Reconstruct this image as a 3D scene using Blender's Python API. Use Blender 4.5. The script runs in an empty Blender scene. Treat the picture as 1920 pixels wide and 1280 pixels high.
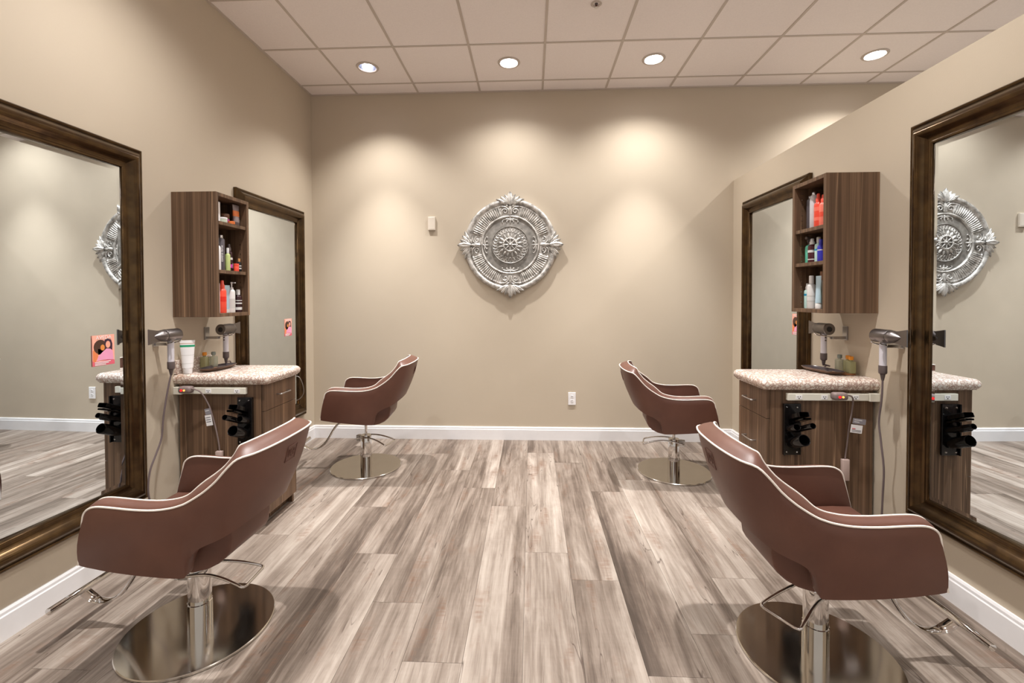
import bpy, bmesh, math, random
from mathutils import Vector, Matrix
random.seed(7)
PI = math.pi
S = bpy.context.scene
C = S.collection

# ------------------------------------------------------------------ camera, world, exposure
XL, XR, D, HC, HP = -2.192, 1.948, 4.401, 3.421, 2.527
F, YAW, PIT, ROL, SHY, HE = 837.06, .0428, .0185, -.0027, -68.22, 1.415
cd = bpy.data.cameras.new('camera')
cd.sensor_fit = 'HORIZONTAL'; cd.sensor_width = 36.0; cd.lens = F / 1920 * 36
cd.shift_y = SHY / 1920; cd.clip_start = .02
cam = bpy.data.objects.new('camera', cd); C.objects.link(cam)
r0 = Vector((math.cos(YAW), math.sin(YAW), 0))
fy = Vector((-math.sin(YAW), math.cos(YAW), 0))
fw = fy * math.cos(PIT) - Vector((0, 0, 1)) * math.sin(PIT)
up = fy * math.sin(PIT) + Vector((0, 0, 1)) * math.cos(PIT)
rt = r0 * math.cos(ROL) + up * math.sin(ROL)
up2 = up * math.cos(ROL) - r0 * math.sin(ROL)
m = Matrix((rt, up2, -fw)).transposed().to_4x4(); m.translation = (0, 0, HE)
cam.matrix_world = m
S.camera = cam

w = bpy.data.worlds.new('world'); S.world = w; w.use_nodes = True
WB = w.node_tree.nodes['Background']
WB.inputs['Color'].default_value = (1.0, .93, .87, 1)
WB.inputs['Strength'].default_value = .62
S.view_settings.view_transform = 'Standard'; S.view_settings.look = 'None'
S.view_settings.gamma = 1; S.view_settings.use_curve_mapping = False
S.view_settings.exposure = 0.10
LIGHT_POWER = 165.0; BEAM, SPILL = 1.45, .44
LIGHT_COL = (1.0, .975, .955)

# ------------------------------------------------------------------ materials
def nt(name):
    mt = bpy.data.materials.new(name); mt.use_nodes = True
    return mt, mt.node_tree, mt.node_tree.nodes['Principled BSDF']
def node(t, kind, **kw):
    n = t.nodes.new(kind)
    for k, v in kw.items():
        if k in n.inputs.keys(): n.inputs[k].default_value = v
        else: setattr(n, k, v)
    return n
def ramp(t, fac, stops, interp='LINEAR'):
    n = t.nodes.new('ShaderNodeValToRGB'); n.color_ramp.interpolation = interp
    e = n.color_ramp.elements
    while len(e) < len(stops): e.new(.5)
    for q, (p, c) in zip(e, stops):
        q.position = p; q.color = (*c, 1) if len(c) == 3 else c
    t.links.new(fac, n.inputs['Fac']); return n
def mapping(t, scale, src='Object', extra=None):
    tc = t.nodes.new('ShaderNodeTexCoord'); mp = t.nodes.new('ShaderNodeMapping')
    mp.inputs['Scale'].default_value = scale
    t.links.new(tc.outputs[src], mp.inputs['Vector'])
    if extra is not None: t.links.new(extra, mp.inputs['Location'])
    return mp.outputs['Vector']
def mixc(t, fac, a, b, mode='MIX'):
    n = t.nodes.new('ShaderNodeMix'); n.data_type = 'RGBA'; n.blend_type = mode
    for key, v in (('Factor', fac), ('A', a), ('B', b)):
        s = [i for i in n.inputs if i.name == key and (i.type == 'RGBA' if key != 'Factor' else i.type == 'VALUE')][0]
        if hasattr(v, 'links') or isinstance(v, bpy.types.NodeSocket): t.links.new(v, s)
        elif key == 'Factor': s.default_value = v
        else: s.default_value = (*v, 1)
    return [o for o in n.outputs if o.type == 'RGBA'][0]
def bump(t, b, h, strength=.2, dist=.01):
    n = t.nodes.new('ShaderNodeBump'); n.inputs['Strength'].default_value = strength
    n.inputs['Distance'].default_value = dist
    t.links.new(h, n.inputs['Height']); t.links.new(n.outputs['Normal'], b.inputs['Normal'])

def plain(name, col, rough=.5, metal=0, var=.04, scale=30, spec=.5, **kw):
    mt, t, b = nt(name)
    n = node(t, 'ShaderNodeTexNoise'); n.inputs['Scale'].default_value = scale
    t.links.new(mapping(t, (1, 1, 1)), n.inputs['Vector'])
    r = ramp(t, n.outputs['Fac'], [(.3, tuple(max(0, c * (1 - var)) for c in col)), (.7, tuple(min(1, c * (1 + var)) for c in col))])
    t.links.new(r.outputs['Color'], b.inputs['Base Color'])
    b.inputs['Roughness'].default_value = rough; b.inputs['Metallic'].default_value = metal
    b.inputs['Specular IOR Level'].default_value = spec
    for k, v in kw.items(): b.inputs[k.replace('_', ' ')].default_value = v
    return mt

def srgb(r, g, b):
    f = lambda c: (c / 255 / 12.92) if c / 255 <= .04045 else ((c / 255 + .055) / 1.055) ** 2.4
    return (f(r), f(g), f(b))

def m_wall():
    mt, t, b = nt('beige_wall_paint')
    n = node(t, 'ShaderNodeTexNoise', Scale=1.3, Detail=3.0)
    t.links.new(mapping(t, (1, 1, 1)), n.inputs['Vector'])
    r = ramp(t, n.outputs['Fac'], [(.3, (.53, .452, .35)), (.7, (.56, .48, .375))])
    t.links.new(r.outputs['Color'], b.inputs['Base Color']); b.inputs['Roughness'].default_value = .75
    b.inputs['Specular IOR Level'].default_value = .25
    n2 = node(t, 'ShaderNodeTexNoise', Scale=160.0, Detail=2.0)
    t.links.new(mapping(t, (1, 1, 1)), n2.inputs['Vector'])
    bump(t, b, n2.outputs['Fac'], .06, .004)
    return mt

def m_floor():
    mt, t, b = nt('weathered_plank')
    oi = t.nodes.new('ShaderNodeObjectInfo')
    mul = node(t, 'ShaderNodeVectorMath', operation='MULTIPLY'); mul.inputs[1].default_value = (37, 53, 11)
    t.links.new(oi.outputs['Random'], mul.inputs[0])
    off = mul.outputs['Vector']
    # broad lengthwise tone bands
    a = node(t, 'ShaderNodeTexNoise', Scale=1.0, Detail=4.0, Roughness=.6, Distortion=1.0)
    t.links.new(mapping(t, (7, .55, 1), extra=off), a.inputs['Vector'])
    # fine lengthwise grain
    g = node(t, 'ShaderNodeTexNoise', Scale=1.0, Detail=6.0, Roughness=.7, Distortion=.5)
    t.links.new(mapping(t, (70, 2.2, 1), extra=off), g.inputs['Vector'])
    # blotches
    k = node(t, 'ShaderNodeTexNoise', Scale=1.0, Detail=4.0, Roughness=.6, Distortion=1.2)
    t.links.new(mapping(t, (12, 2.4, 1), extra=off), k.inputs['Vector'])
    # crosswise saw marks
    sw = node(t, 'ShaderNodeTexNoise', Scale=1.0, Detail=2.0)
    t.links.new(mapping(t, (9, 60, 1), extra=off), sw.inputs['Vector'])
    # combine
    def mth(op, x, y=None, z=None):
        n = t.nodes.new('ShaderNodeMath'); n.operation = op
        for i, v in enumerate((x, y, z)):
            if v is None: continue
            if isinstance(v, (int, float)): n.inputs[i].default_value = v
            else: t.links.new(v, n.inputs[i])
        return n.outputs[0]
    s = mth('MULTIPLY', a.outputs['Fac'], .62)
    s = mth('MULTIPLY_ADD', g.outputs['Fac'], .36, mth('SUBTRACT', s, .09))
    s = mth('MULTIPLY_ADD', k.outputs['Fac'], .30, s)
    s = mth('ADD', s, mth('MULTIPLY_ADD', oi.outputs['Random'], .11, -.055))
    s = mth('MULTIPLY_ADD', sw.outputs['Fac'], .035, mth('SUBTRACT', s, .0175))
    # one long edge of a board is paler than the other
    tcx = t.nodes.new('ShaderNodeTexCoord'); sx = t.nodes.new('ShaderNodeSeparateXYZ'); t.links.new(tcx.outputs['Object'], sx.inputs[0])
    r2_ = mth('FRACT', mth('MULTIPLY', oi.outputs['Random'], 7.13))
    s = mth('MULTIPLY_ADD', sx.outputs['X'], mth('MULTIPLY_ADD', r2_, 1.5, -.75), s)
    r = ramp(t, s, [(.30, srgb(70, 59, 51)), (.43, srgb(100, 87, 77)), (.54, srgb(131, 118, 107)), (.65, srgb(157, 145, 134)), (.80, srgb(182, 171, 160))])
    # reddish stains
    st = node(t, 'ShaderNodeTexNoise', Scale=1.0, Detail=3.0, Roughness=.6)
    t.links.new(mapping(t, (11, 2.2, 1), extra=mul.outputs['Vector']), st.inputs['Vector'])
    sr = ramp(t, st.outputs['Fac'], [(.56, (0, 0, 0)), (.70, (.6, .6, .6))])
    swr = ramp(t, sw.outputs['Fac'], [(.42, (.25, .25, .25)), (.58, (1, 1, 1))])
    col = mixc(t, mth('MULTIPLY', sr.outputs['Color'], swr.outputs['Color']), r.outputs['Color'], srgb(112, 80, 60))
    # cracks: thin ridge lines running lengthwise
    cr = node(t, 'ShaderNodeTexNoise', Scale=1.0, Detail=2.0, Roughness=.5, Distortion=.5)
    t.links.new(mapping(t, (15, 1.5, 1), extra=off), cr.inputs['Vector'])
    d = mth('ABSOLUTE', mth('SUBTRACT', cr.outputs['Fac'], .41))
    cr2 = ramp(t, d, [(.0, (1, 1, 1)), (.009, (0, 0, 0))])
    gate = node(t, 'ShaderNodeTexNoise', Scale=1.0, Detail=1.0)
    t.links.new(mapping(t, (5, 2.0, 1), extra=off), gate.inputs['Vector'])
    gr = ramp(t, gate.outputs['Fac'], [(.46, (0, 0, 0)), (.54, (.85, .85, .85))])
    ck = mth('MULTIPLY', cr2.outputs['Color'], gr.outputs['Color'])
    col = mixc(t, ck, col, srgb(70, 54, 46))
    t.links.new(col, b.inputs['Base Color'])
    b.inputs['Roughness'].default_value = .5; b.inputs['Specular IOR Level'].default_value = .3
    bump(t, b, g.outputs['Fac'], .12, .004)
    return mt

def m_walnut(name='walnut_laminate', axis=2, tint=1.0):
    mt, t, b = nt(name)
    sc = [1, 1, 1]; s1 = [42, 42, 42]; s2 = [130, 130, 130]; s3 = [26, 26, 26]
    s1[axis] = .5; s2[axis] = 2.0; s3[axis] = .25
    a = node(t, 'ShaderNodeTexNoise', Scale=1.0, Detail=3.0, Roughness=.6)
    t.links.new(mapping(t, s1), a.inputs['Vector'])
    g = node(t, 'ShaderNodeTexNoise', Scale=1.0, Detail=2.0)
    t.links.new(mapping(t, s2), g.inputs['Vector'])
    c1 = ramp(t, a.outputs['Fac'], [(.30, srgb(80, 60, 45)), (.5, srgb(104, 80, 61)), (.72, srgb(130, 102, 79))])
    c2 = ramp(t, g.outputs['Fac'], [(.3, (.82, .82, .82)), (.7, (1.05, 1.05, 1.05))])
    col = mixc(t, .6, c1.outputs['Color'], c2.outputs['Color'], 'MULTIPLY')
    ln = node(t, 'ShaderNodeTexNoise', Scale=1.0, Detail=1.0)
    t.links.new(mapping(t, s3), ln.inputs['Vector'])
    ab = t.nodes.new('ShaderNodeMath'); ab.operation = 'SUBTRACT'; ab.inputs[1].default_value = .5
    t.links.new(ln.outputs['Fac'], ab.inputs[0])
    ab2 = t.nodes.new('ShaderNodeMath'); ab2.operation = 'ABSOLUTE'; t.links.new(ab.outputs[0], ab2.inputs[0])
    lr = ramp(t, ab2.outputs[0], [(0, (.6, .6, .6)), (.010, (0, 0, 0))])
    col = mixc(t, lr.outputs['Color'], col, srgb(176, 143, 112))
    t.links.new(col, b.inputs['Base Color']); b.inputs['Roughness'].default_value = .42
    b.inputs['Specular IOR Level'].default_value = .35
    return mt

def m_granite():
    mt, t, b = nt('speckled_granite')
    n = node(t, 'ShaderNodeTexNoise', Scale=18.0, Detail=4.0, Roughness=.7)
    v0 = mapping(t, (1, 1, 1)); t.links.new(v0, n.inputs['Vector'])
    add = node(t, 'ShaderNodeVectorMath', operation='MULTIPLY_ADD'); add.inputs[1].default_value = (.06, .06, .06)
    t.links.new(n.outputs['Color'], add.inputs[0]); t.links.new(v0, add.inputs[2])
    v = node(t, 'ShaderNodeTexVoronoi', Scale=46.0); v.feature = 'DISTANCE_TO_EDGE'
    t.links.new(add.outputs['Vector'], v.inputs['Vector'])
    r = ramp(t, v.outputs['Distance'], [(.0, srgb(158, 128, 118)), (.06, srgb(196, 172, 158)), (.16, srgb(226, 214, 202)), (.4, srgb(240, 234, 226))])
    n2 = node(t, 'ShaderNodeTexNoise', Scale=42.0, Detail=3.0); t.links.new(v0, n2.inputs['Vector'])
    r2 = ramp(t, n2.outputs['Fac'], [(.56, (0, 0, 0)), (.72, (.45, .45, .45))])
    col = mixc(t, r2.outputs['Color'], r.outputs['Color'], srgb(152, 136, 128))
    n3 = node(t, 'ShaderNodeTexNoise', Scale=14.0, Detail=2.0); t.links.new(v0, n3.inputs['Vector'])
    r3 = ramp(t, n3.outputs['Fac'], [(.62, (0, 0, 0)), (.76, (.4, .4, .4))])
    col = mixc(t, r3.outputs['Color'], col, srgb(176, 128, 84))
    t.links.new(col, b.inputs['Base Color']); b.inputs['Roughness'].default_value = .22
    return mt

def m_leather():
    mt, t, b = nt('brown_leather')
    n = node(t, 'ShaderNodeTexNoise', Scale=6.0, Detail=3.0); t.links.new(mapping(t, (1, 1, 1)), n.inputs['Vector'])
    r = ramp(t, n.outputs['Fac'], [(.3, srgb(93, 60, 49)), (.7, srgb(104, 69, 56))])
    t.links.new(r.outputs['Color'], b.inputs['Base Color'])
    b.inputs['Roughness'].default_value = .42; b.inputs['Specular IOR Level'].default_value = .45
    v = node(t, 'ShaderNodeTexVoronoi', Scale=420.0); t.links.new(mapping(t, (1, 1, 1)), v.inputs['Vector'])
    bump(t, b, v.outputs['Distance'], .05, .002)
    return mt

def m_steel(name, rough, aniso=0, col=(.72, .70, .68)):
    mt, t, b = nt(name)
    n = node(t, 'ShaderNodeTexNoise', Scale=8.0, Detail=2.0); t.links.new(mapping(t, (1, 1, 1)), n.inputs['Vector'])
    r = ramp(t, n.outputs['Fac'], [(.3, tuple(c * .95 for c in col)), (.7, col)])
    t.links.new(r.outputs['Color'], b.inputs['Base Color'])
    b.inputs['Metallic'].default_value = 1; b.inputs['Roughness'].default_value = rough
    if aniso:
        b.inputs['Anisotropic'].default_value = aniso
        tg = t.nodes.new('ShaderNodeTangent'); tg.direction_type = 'RADIAL'; tg.axis = 'Z'
        t.links.new(tg.outputs['Tangent'], b.inputs['Tangent'])
    return mt

def m_bronze():
    mt, t, b = nt('bronze_brown_frame')
    n = node(t, 'ShaderNodeTexNoise', Scale=5.0, Detail=4.0, Roughness=.6); t.links.new(mapping(t, (3, 3, 3)), n.inputs['Vector'])
    r = ramp(t, n.outputs['Fac'], [(.3, srgb(66, 50, 35)), (.7, srgb(98, 77, 50))])
    t.links.new(r.outputs['Color'], b.inputs['Base Color'])
    b.inputs['Metallic'].default_value = .85; b.inputs['Roughness'].default_value = .2
    return mt

def m_silver():
    mt, t, b = nt('antique_silver')
    n = node(t, 'ShaderNodeTexNoise', Scale=22.0, Detail=4.0, Roughness=.65); t.links.new(mapping(t, (1, 1, 1)), n.inputs['Vector'])
    r = ramp(t, n.outputs['Fac'], [(.40, srgb(150, 146, 140)), (.58, srgb(212, 208, 202))])
    t.links.new(r.outputs['Color'], b.inputs['Base Color'])
    b.inputs['Metallic'].default_value = .45; b.inputs['Roughness'].default_value = .4
    return mt

def m_glass(name, col, rough=.05):
    mt, t, b = nt(name)
    b.inputs['Base Color'].default_value = (*col, 1); b.inputs['Roughness'].default_value = rough
    b.inputs['Transmission Weight'].default_value = .9; b.inputs['IOR'].default_value = 1.3
    return mt

def m_emit(name, col, st):
    mt, t, b = nt(name)
    b.inputs['Base Color'].default_value = (*col, 1)
    b.inputs['Emission Color'].default_value = (*col, 1); b.inputs['Emission Strength'].default_value = st
    return mt

M = dict(
    wall=m_wall(), floor=m_floor(), subfloor=plain('dark_seam', (.07, .055, .045), .9),
    tile=plain('mineral_tile', srgb(242, 234, 231), .9, var=.02, scale=90, spec=.1),
    tbar=plain('painted_grid', srgb(196, 184, 174), .6, var=.01),
    plenum=plain('plenum', (.3, .28, .26), .9),
    base=plain('white_trim_paint', srgb(236, 235, 236), .35, var=.01),
    walnut=m_walnut(), granite=m_granite(), leather=m_leather(),
    piping=plain('white_piping', srgb(240, 232, 222), .4, var=.02),
    chrome=m_steel('chrome', .06), brushed=m_steel('brushed_steel_disc', .11, .6, (.66, .63, .58)),
    nickel=m_steel('satin_nickel', .3, 0, (.5, .48, .47)),
    bronze=m_bronze(), silver=m_silver(),
    pewter=plain('pewter_field', srgb(138, 134, 128), .4, .4, var=.3, scale=26),
    mirror=m_steel('mirror_silver', .0, 0, (.80, .87, .92)),
    black=plain('black_gloss', (.006, .005, .005), .12, var=0),
    blackm=plain('matte_black', (.012, .011, .011), .5, var=0),
    offwhite=plain('offwhite_plastic', srgb(226, 222, 208), .4, var=.01),
    white=plain('white_plastic', srgb(240, 238, 238), .35, var=.01),
    almond=plain('almond_plastic', srgb(214, 203, 188), .45, var=.01),
    dryer=m_steel('gunmetal', .34, 0, (.22, .20, .195)),
    dgrip=plain('pale_handle', srgb(206, 202, 208), .35, var=.01),
    ddark=plain('dark_taupe', srgb(92, 80, 78), .45, var=.02),
    cord=plain('taupe_cord', srgb(128, 112, 108), .5, var=.02),
    cordd=plain('dark_cord', srgb(98, 84, 84), .5, var=.02),
    slate=plain('slate_glaze', srgb(74, 66, 70), .22, var=.1),
    trayrim=plain('brown_glaze', srgb(92, 66, 48), .35, var=.25, scale=14),
    cork=plain('cork', srgb(170, 118, 78), .8, var=.2, scale=60),
    slot=plain('dark_slot', (.02, .018, .018), .6, var=0),
    lampglass=m_emit('lit_bulb', (1, .98, 1), 26.0),
    reflector=m_steel('lamp_reflector', .15, 0, (.85, .87, .95)),
    redlit=m_emit('red_button', (.8, .02, .02), .8), amber=m_emit('amber_button', (1, .5, .1), 1.2),
    brass=m_steel('pin_metal', .3, 0, (.8, .72, .6)),
)
def colm(name, rgb, rough=.35, **kw):
    if name not in M: M[name] = plain(name, srgb(*rgb), rough, var=.02, **kw)
    return M[name]

# ------------------------------------------------------------------ mesh helpers
def link(o, parent=None):
    C.objects.link(o)
    if parent is not None: o.parent = parent
    return o
def meshobj(name, me, mat, parent=None, loc=None, rot=None):
    o = bpy.data.objects.new(name, me)
    if mat is not None and not me.materials: me.materials.append(M[mat] if isinstance(mat, str) else mat)
    if loc is not None: o.location = loc
    if rot is not None: o.rotation_euler = rot
    return link(o, parent)
def empty(name, loc=(0, 0, 0), rotz=0):
    o = bpy.data.objects.new(name, None); o.location = loc; o.rotation_euler = (0, 0, rotz)
    o.empty_display_size = .1
    return link(o)
def tag(o, label=None, cat=None, group=None, kind=None):
    if label: o['label'] = label
    if cat: o['category'] = cat
    if group: o['group'] = group
    if kind: o['kind'] = kind
    return o

class MB:
    def __init__(s): s.v = []; s.f = []
    def add(s, vs, fs):
        b = len(s.v); s.v += [tuple(v) for v in vs]; s.f += [tuple(i + b for i in f) for f in fs]; return s
    def box(s, x0, x1, y0, y1, z0, z1):
        return s.add([(x, y, z) for x in (x0, x1) for y in (y0, y1) for z in (z0, z1)],
                     [(0, 1, 3, 2), (4, 6, 7, 5), (0, 4, 5, 1), (2, 3, 7, 6), (0, 2, 6, 4), (1, 5, 7, 3)])
    def cyl(s, p, q, r, r2=None, n=24, caps=True):
        p, q = Vector(p), Vector(q); r2 = r if r2 is None else r2
        a = (q - p).normalized(); u = a.orthogonal().normalized(); v = a.cross(u)
        vs = []
        for c, rr in ((p, r), (q, r2)):
            for i in range(n):
                t = 2 * PI * i / n; vs.append(c + (u * math.cos(t) + v * math.sin(t)) * rr)
        fs = [(i, (i + 1) % n, n + (i + 1) % n, n + i) for i in range(n)]
        if caps: fs += [tuple(range(n - 1, -1, -1)), tuple(range(n, 2 * n))]
        return s.add(vs, fs)
    def lathe(s, prof, n=32, c=(0, 0, 0), axis='z', sx=1, sy=1):
        vs = []; fs = []; c = Vector(c)
        for r, z in prof:
            for i in range(n):
                t = 2 * PI * i / n; x, y = r * math.cos(t) * sx, r * math.sin(t) * sy
                vs.append(c + (Vector((x, y, z)) if axis == 'z' else Vector((x, z, y)) if axis == 'y' else Vector((z, x, y))))
        for k in range(len(prof) - 1):
            for i in range(n):
                fs.append((k * n + i, k * n + (i + 1) % n, (k + 1) * n + (i + 1) % n, (k + 1) * n + i))
        if prof[0] == prof[-1]: return s.add(vs, fs)
        if prof[0][0] > 1e-6: fs.append(tuple(range(n - 1, -1, -1)))
        if prof[-1][0] > 1e-6: k = (len(prof) - 1) * n; fs.append(tuple(range(k, k + n)))
        return s.add(vs, fs)
    def tube(s, pts, r, n=10, closed=False, flat=None):
        pts = [Vector(p) for p in pts]; N = len(pts)
        rs = r if isinstance(r, (list, tuple)) else [r] * N
        vs = []; fs = []; u = None
        for i in range(N):
            if closed: tg = pts[(i + 1) % N] - pts[i - 1]
            else: tg = pts[min(i + 1, N - 1)] - pts[max(i - 1, 0)]
            tg.normalize()
            if u is None: u = tg.orthogonal().normalized()
            if flat is not None:
                fv = Vector(flat[0]); u = (fv - tg * fv.dot(tg)).normalized()
            else: u = (u - tg * u.dot(tg)).normalized()
            v = tg.cross(u)
            wu = flat[1][i] if flat is not None else 1
            for k in range(n):
                t = 2 * PI * k / n; vs.append(pts[i] + (u * math.cos(t) * wu + v * math.sin(t)) * rs[i])
        M_ = N if closed else N - 1
        for i in range(M_):
            j = (i + 1) % N
            for k in range(n): fs.append((i * n + k, i * n + (k + 1) % n, j * n + (k + 1) % n, j * n + k))
        if not closed: fs += [tuple(range(n - 1, -1, -1)), tuple(range((N - 1) * n, N * n))]
        return s.add(vs, fs)
    def prism(s, poly, fn, a, b):
        n = len(poly)
        return s.add([fn(p, a) for p in poly] + [fn(p, b) for p in poly],
                     [tuple(range(n - 1, -1, -1)), tuple(range(n, 2 * n))] + [(i, (i + 1) % n, n + (i + 1) % n, n + i) for i in range(n)])
    def xf(s, mat):
        s.v = [tuple(mat @ Vector(v)) for v in s.v]; return s
    def mesh(s, name, smooth=40, bevel=0, seg=2, sub=0):
        me = bpy.data.meshes.new(name); me.from_pydata(s.v, [], s.f)
        bm = bmesh.new(); bm.from_mesh(me)
        bmesh.ops.recalc_face_normals(bm, faces=bm.faces)
        if bevel:
            ed = [e for e in bm.edges if len(e.link_faces) == 2 and e.calc_face_angle(0) > .6]
            bmesh.ops.bevel(bm, geom=ed, offset=bevel, segments=seg, profile=.5, affect='EDGES', clamp_overlap=True)
        bm.to_mesh(me); bm.free()
        if smooth:
            me.shade_smooth(); me.set_sharp_from_angle(angle=math.radians(smooth))
        return me
    def build(s, name, mat, parent=None, smooth=40, bevel=0, seg=2, loc=None, rot=None):
        return meshobj(name, s.mesh(name, smooth, bevel, seg), mat, parent, loc, rot)

def catmull(pts, k=6, closed=False):
    pts = [Vector(p) for p in pts]; n = len(pts); out = []
    rng = range(n) if closed else range(n - 1)
    for i in rng:
        if closed: p0, p1, p2, p3 = pts[i - 1], pts[i], pts[(i + 1) % n], pts[(i + 2) % n]
        else: p0, p1, p2, p3 = pts[max(i - 1, 0)], pts[i], pts[i + 1], pts[min(i + 2, n - 1)]
        for j in range(k):
            t = j / k
            out.append(.5 * ((2 * p1) + (-p0 + p2) * t + (2 * p0 - 5 * p1 + 4 * p2 - p3) * t * t + (-p0 + 3 * p1 - 3 * p2 + p3) * t ** 3))
    if not closed: out.append(pts[-1])
    return out

def text_mesh(txt, size):
    cu = bpy.data.curves.new('text', 'FONT'); cu.body = txt; cu.size = size
    cu.align_x = 'CENTER'; cu.align_y = 'CENTER'; cu.extrude = .0002
    o = bpy.data.objects.new('text_tmp', cu); C.objects.link(o)
    dg = bpy.context.evaluated_depsgraph_get(); dg.update()
    me = bpy.data.meshes.new_from_object(o.evaluated_get(dg))
    bpy.data.objects.remove(o); bpy.data.curves.remove(cu)
    return me

# ------------------------------------------------------------------ the room
# floor: base slab plus separate planks running towards the back wall
fl = MB().box(-2.4, 4.6, -1.6, 4.6, -.06, -.004).build('floor', 'subfloor'); tag(fl, kind='structure')
PWID, PLEN, PX0 = .2345, 1.582, -.035
joints = {-4: 2.405, -3: 2.02, -2: 1.69, -1: 2.99, 0: 2.45, 1: 2.218, 2: 1.66, 3: 1.877, 4: 2.26, 5: 3.03, 6: 2.5, 7: 1.75}
pl_cache = {}
for k in range(-10, 17):
    x0 = PX0 + PWID * k; x1 = x0 + PWID
    if x1 < XL or x0 > 3.7: continue
    xa, xb = max(x0, XL - .02) + .0006, x1 - .0006
    j = joints.get(k, 1.5 + (k * 0.617 % 1) * PLEN)
    while j > -1.4: j -= PLEN
    while j < D:
        ya, yb = max(j, -1.4) + .0006, min(j + PLEN, D) - .0006
        j += PLEN
        if yb - ya < .02: continue
        key = (round(xb - xa, 4), round(yb - ya, 4))
        if key not in pl_cache:
            a, b = key[0] / 2, key[1] / 2
            pl_cache[key] = MB().box(-a, a, -b, b, -.006, 0).mesh('plank', 0)
        meshobj('plank', pl_cache[key], 'floor', fl, ((xa + xb) / 2, (ya + yb) / 2, 0))

# ceiling: plenum deck, tiles and grid bars
T = .6096; CX0, CYA = -1.7145, 4.1879
ce = MB().box(-2.4, 4.6, -1.6, 4.6, HC + .32, HC + .36).build('ceiling', 'plenum'); tag(ce, kind='structure')
LIGHTS = [(-1.425, 3.883), (-.186, 3.865), (1.04, 3.865), (2.869, 3.885),
          (-1.41, 2.054), (-.19, 2.054), (1.03, 2.054), (2.855, 2.054),
          (-1.41, .226), (-.19, .226), (1.03, .226)]
def tile_mesh(xa, xb, ya, yb, hole=None, r=.078):
    mb = MB(); z0, z1 = HC + .004, HC + .02
    if hole is None: return mb.box(xa, xb, ya, yb, z0, z1)
    n = 32; hx, hy = hole; ins = []; out = []
    for i in range(n):
        t = 2 * PI * (i + .5) / n; c, s_ = math.cos(t), math.sin(t)
        ins.append((hx + r * c, hy + r * s_))
        q = min([((xb if c > 0 else xa) - hx) / c if abs(c) > 1e-6 else 9, ((yb if s_ > 0 else ya) - hy) / s_ if abs(s_) > 1e-6 else 9])
        out.append((hx + q * c, hy + q * s_))
    # snap the four nearest outer points to the corners
    for cx, cy in ((xa, ya), (xa, yb), (xb, ya), (xb, yb)):
        i = min(range(n), key=lambda i: (out[i][0] - cx) ** 2 + (out[i][1] - cy) ** 2); out[i] = (cx, cy)
    vs = [(*p, z0) for p in ins] + [(*p, z0) for p in out] + [(*p, z1) for p in ins] + [(*p, z1) for p in out]
    fs = []
    for i in range(n):
        j = (i + 1) % n
        fs += [(i, j, n + j, n + i), (2 * n + i, 3 * n + i, 3 * n + j, 2 * n + j), (i, 2 * n + i, 2 * n + j, j), (n + i, n + j, 3 * n + j, 3 * n + i)]
    return mb.add(vs, fs)
xs = [XL] + [CX0 + T * i for i in range(0, 11)]
ys = sorted([D] + [CYA - T * i for i in range(0, 10)])
for xa, xb in zip(xs[:-1], xs[1:]):
    for ya, yb in zip(ys[:-1], ys[1:]):
        hole = [l for l in LIGHTS if xa < l[0] < xb and ya < l[1] < yb]
        tile_mesh(xa + .002, xb - .002, ya + .002, yb - .002, hole[0] if hole else None).build('ceiling_tile', 'tile', ce, smooth=0)
for x in xs[1:]: MB().box(x - .0095, x + .0095, ys[0], D - .012, HC, HC + .0035).build('grid_bar', 'tbar', ce, smooth=0)
for y in ys[:-1]:
    for xa, xb in zip(xs[:-1], xs[1:]):
        MB().box(xa + .0095, xb - .0095, y - .0095, y + .0095, HC + .0005, HC + .0035).build('grid_bar', 'tbar', ce, smooth=0)
tag(MB().box(XL, 4.4, D - .022, D, HC - .004, HC + .0035).build('trim_1', 'tbar', smooth=0), kind='structure')
tag(MB().box(XL, XL + .02, -1.3, D - .022, HC - .004, HC + .0035).build('trim_2', 'tbar', smooth=0), kind='structure')

# walls
tag(MB().box(XL - .12, XL, -1.6, D + .12, -.004, HC + .32).build('wall_left', 'wall', smooth=0), kind='structure')
tag(MB().box(XL, 4.6, D, D + .12, -.004, HC + .32).build('wall_back', 'wall', smooth=0), kind='structure')
tag(MB().box(XR, XR + .13, .35, D, -.004, HP).build('wall_right', 'wall', smooth=0), kind='structure')
# baseboards with a small cap profile
BBP = [(0, 0), (.016, 0), (.016, .100), (.0125, .106), (.0125, .118), (.008, .128), (0, .128)]
tag(MB().prism(BBP, lambda p, a: (XL + p[0], a, p[1]), -1.5, D).build('baseboard_left', 'base', smooth=0), kind='structure')
tag(MB().prism(BBP, lambda p, a: (a, D - p[0], p[1]), XL, XR).build('baseboard_back', 'base', smooth=0), kind='structure')
tag(MB().prism(BBP, lambda p, a: (XR - p[0], a, p[1]), .36, D).build('baseboard_right', 'base', smooth=0), kind='structure')

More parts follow.
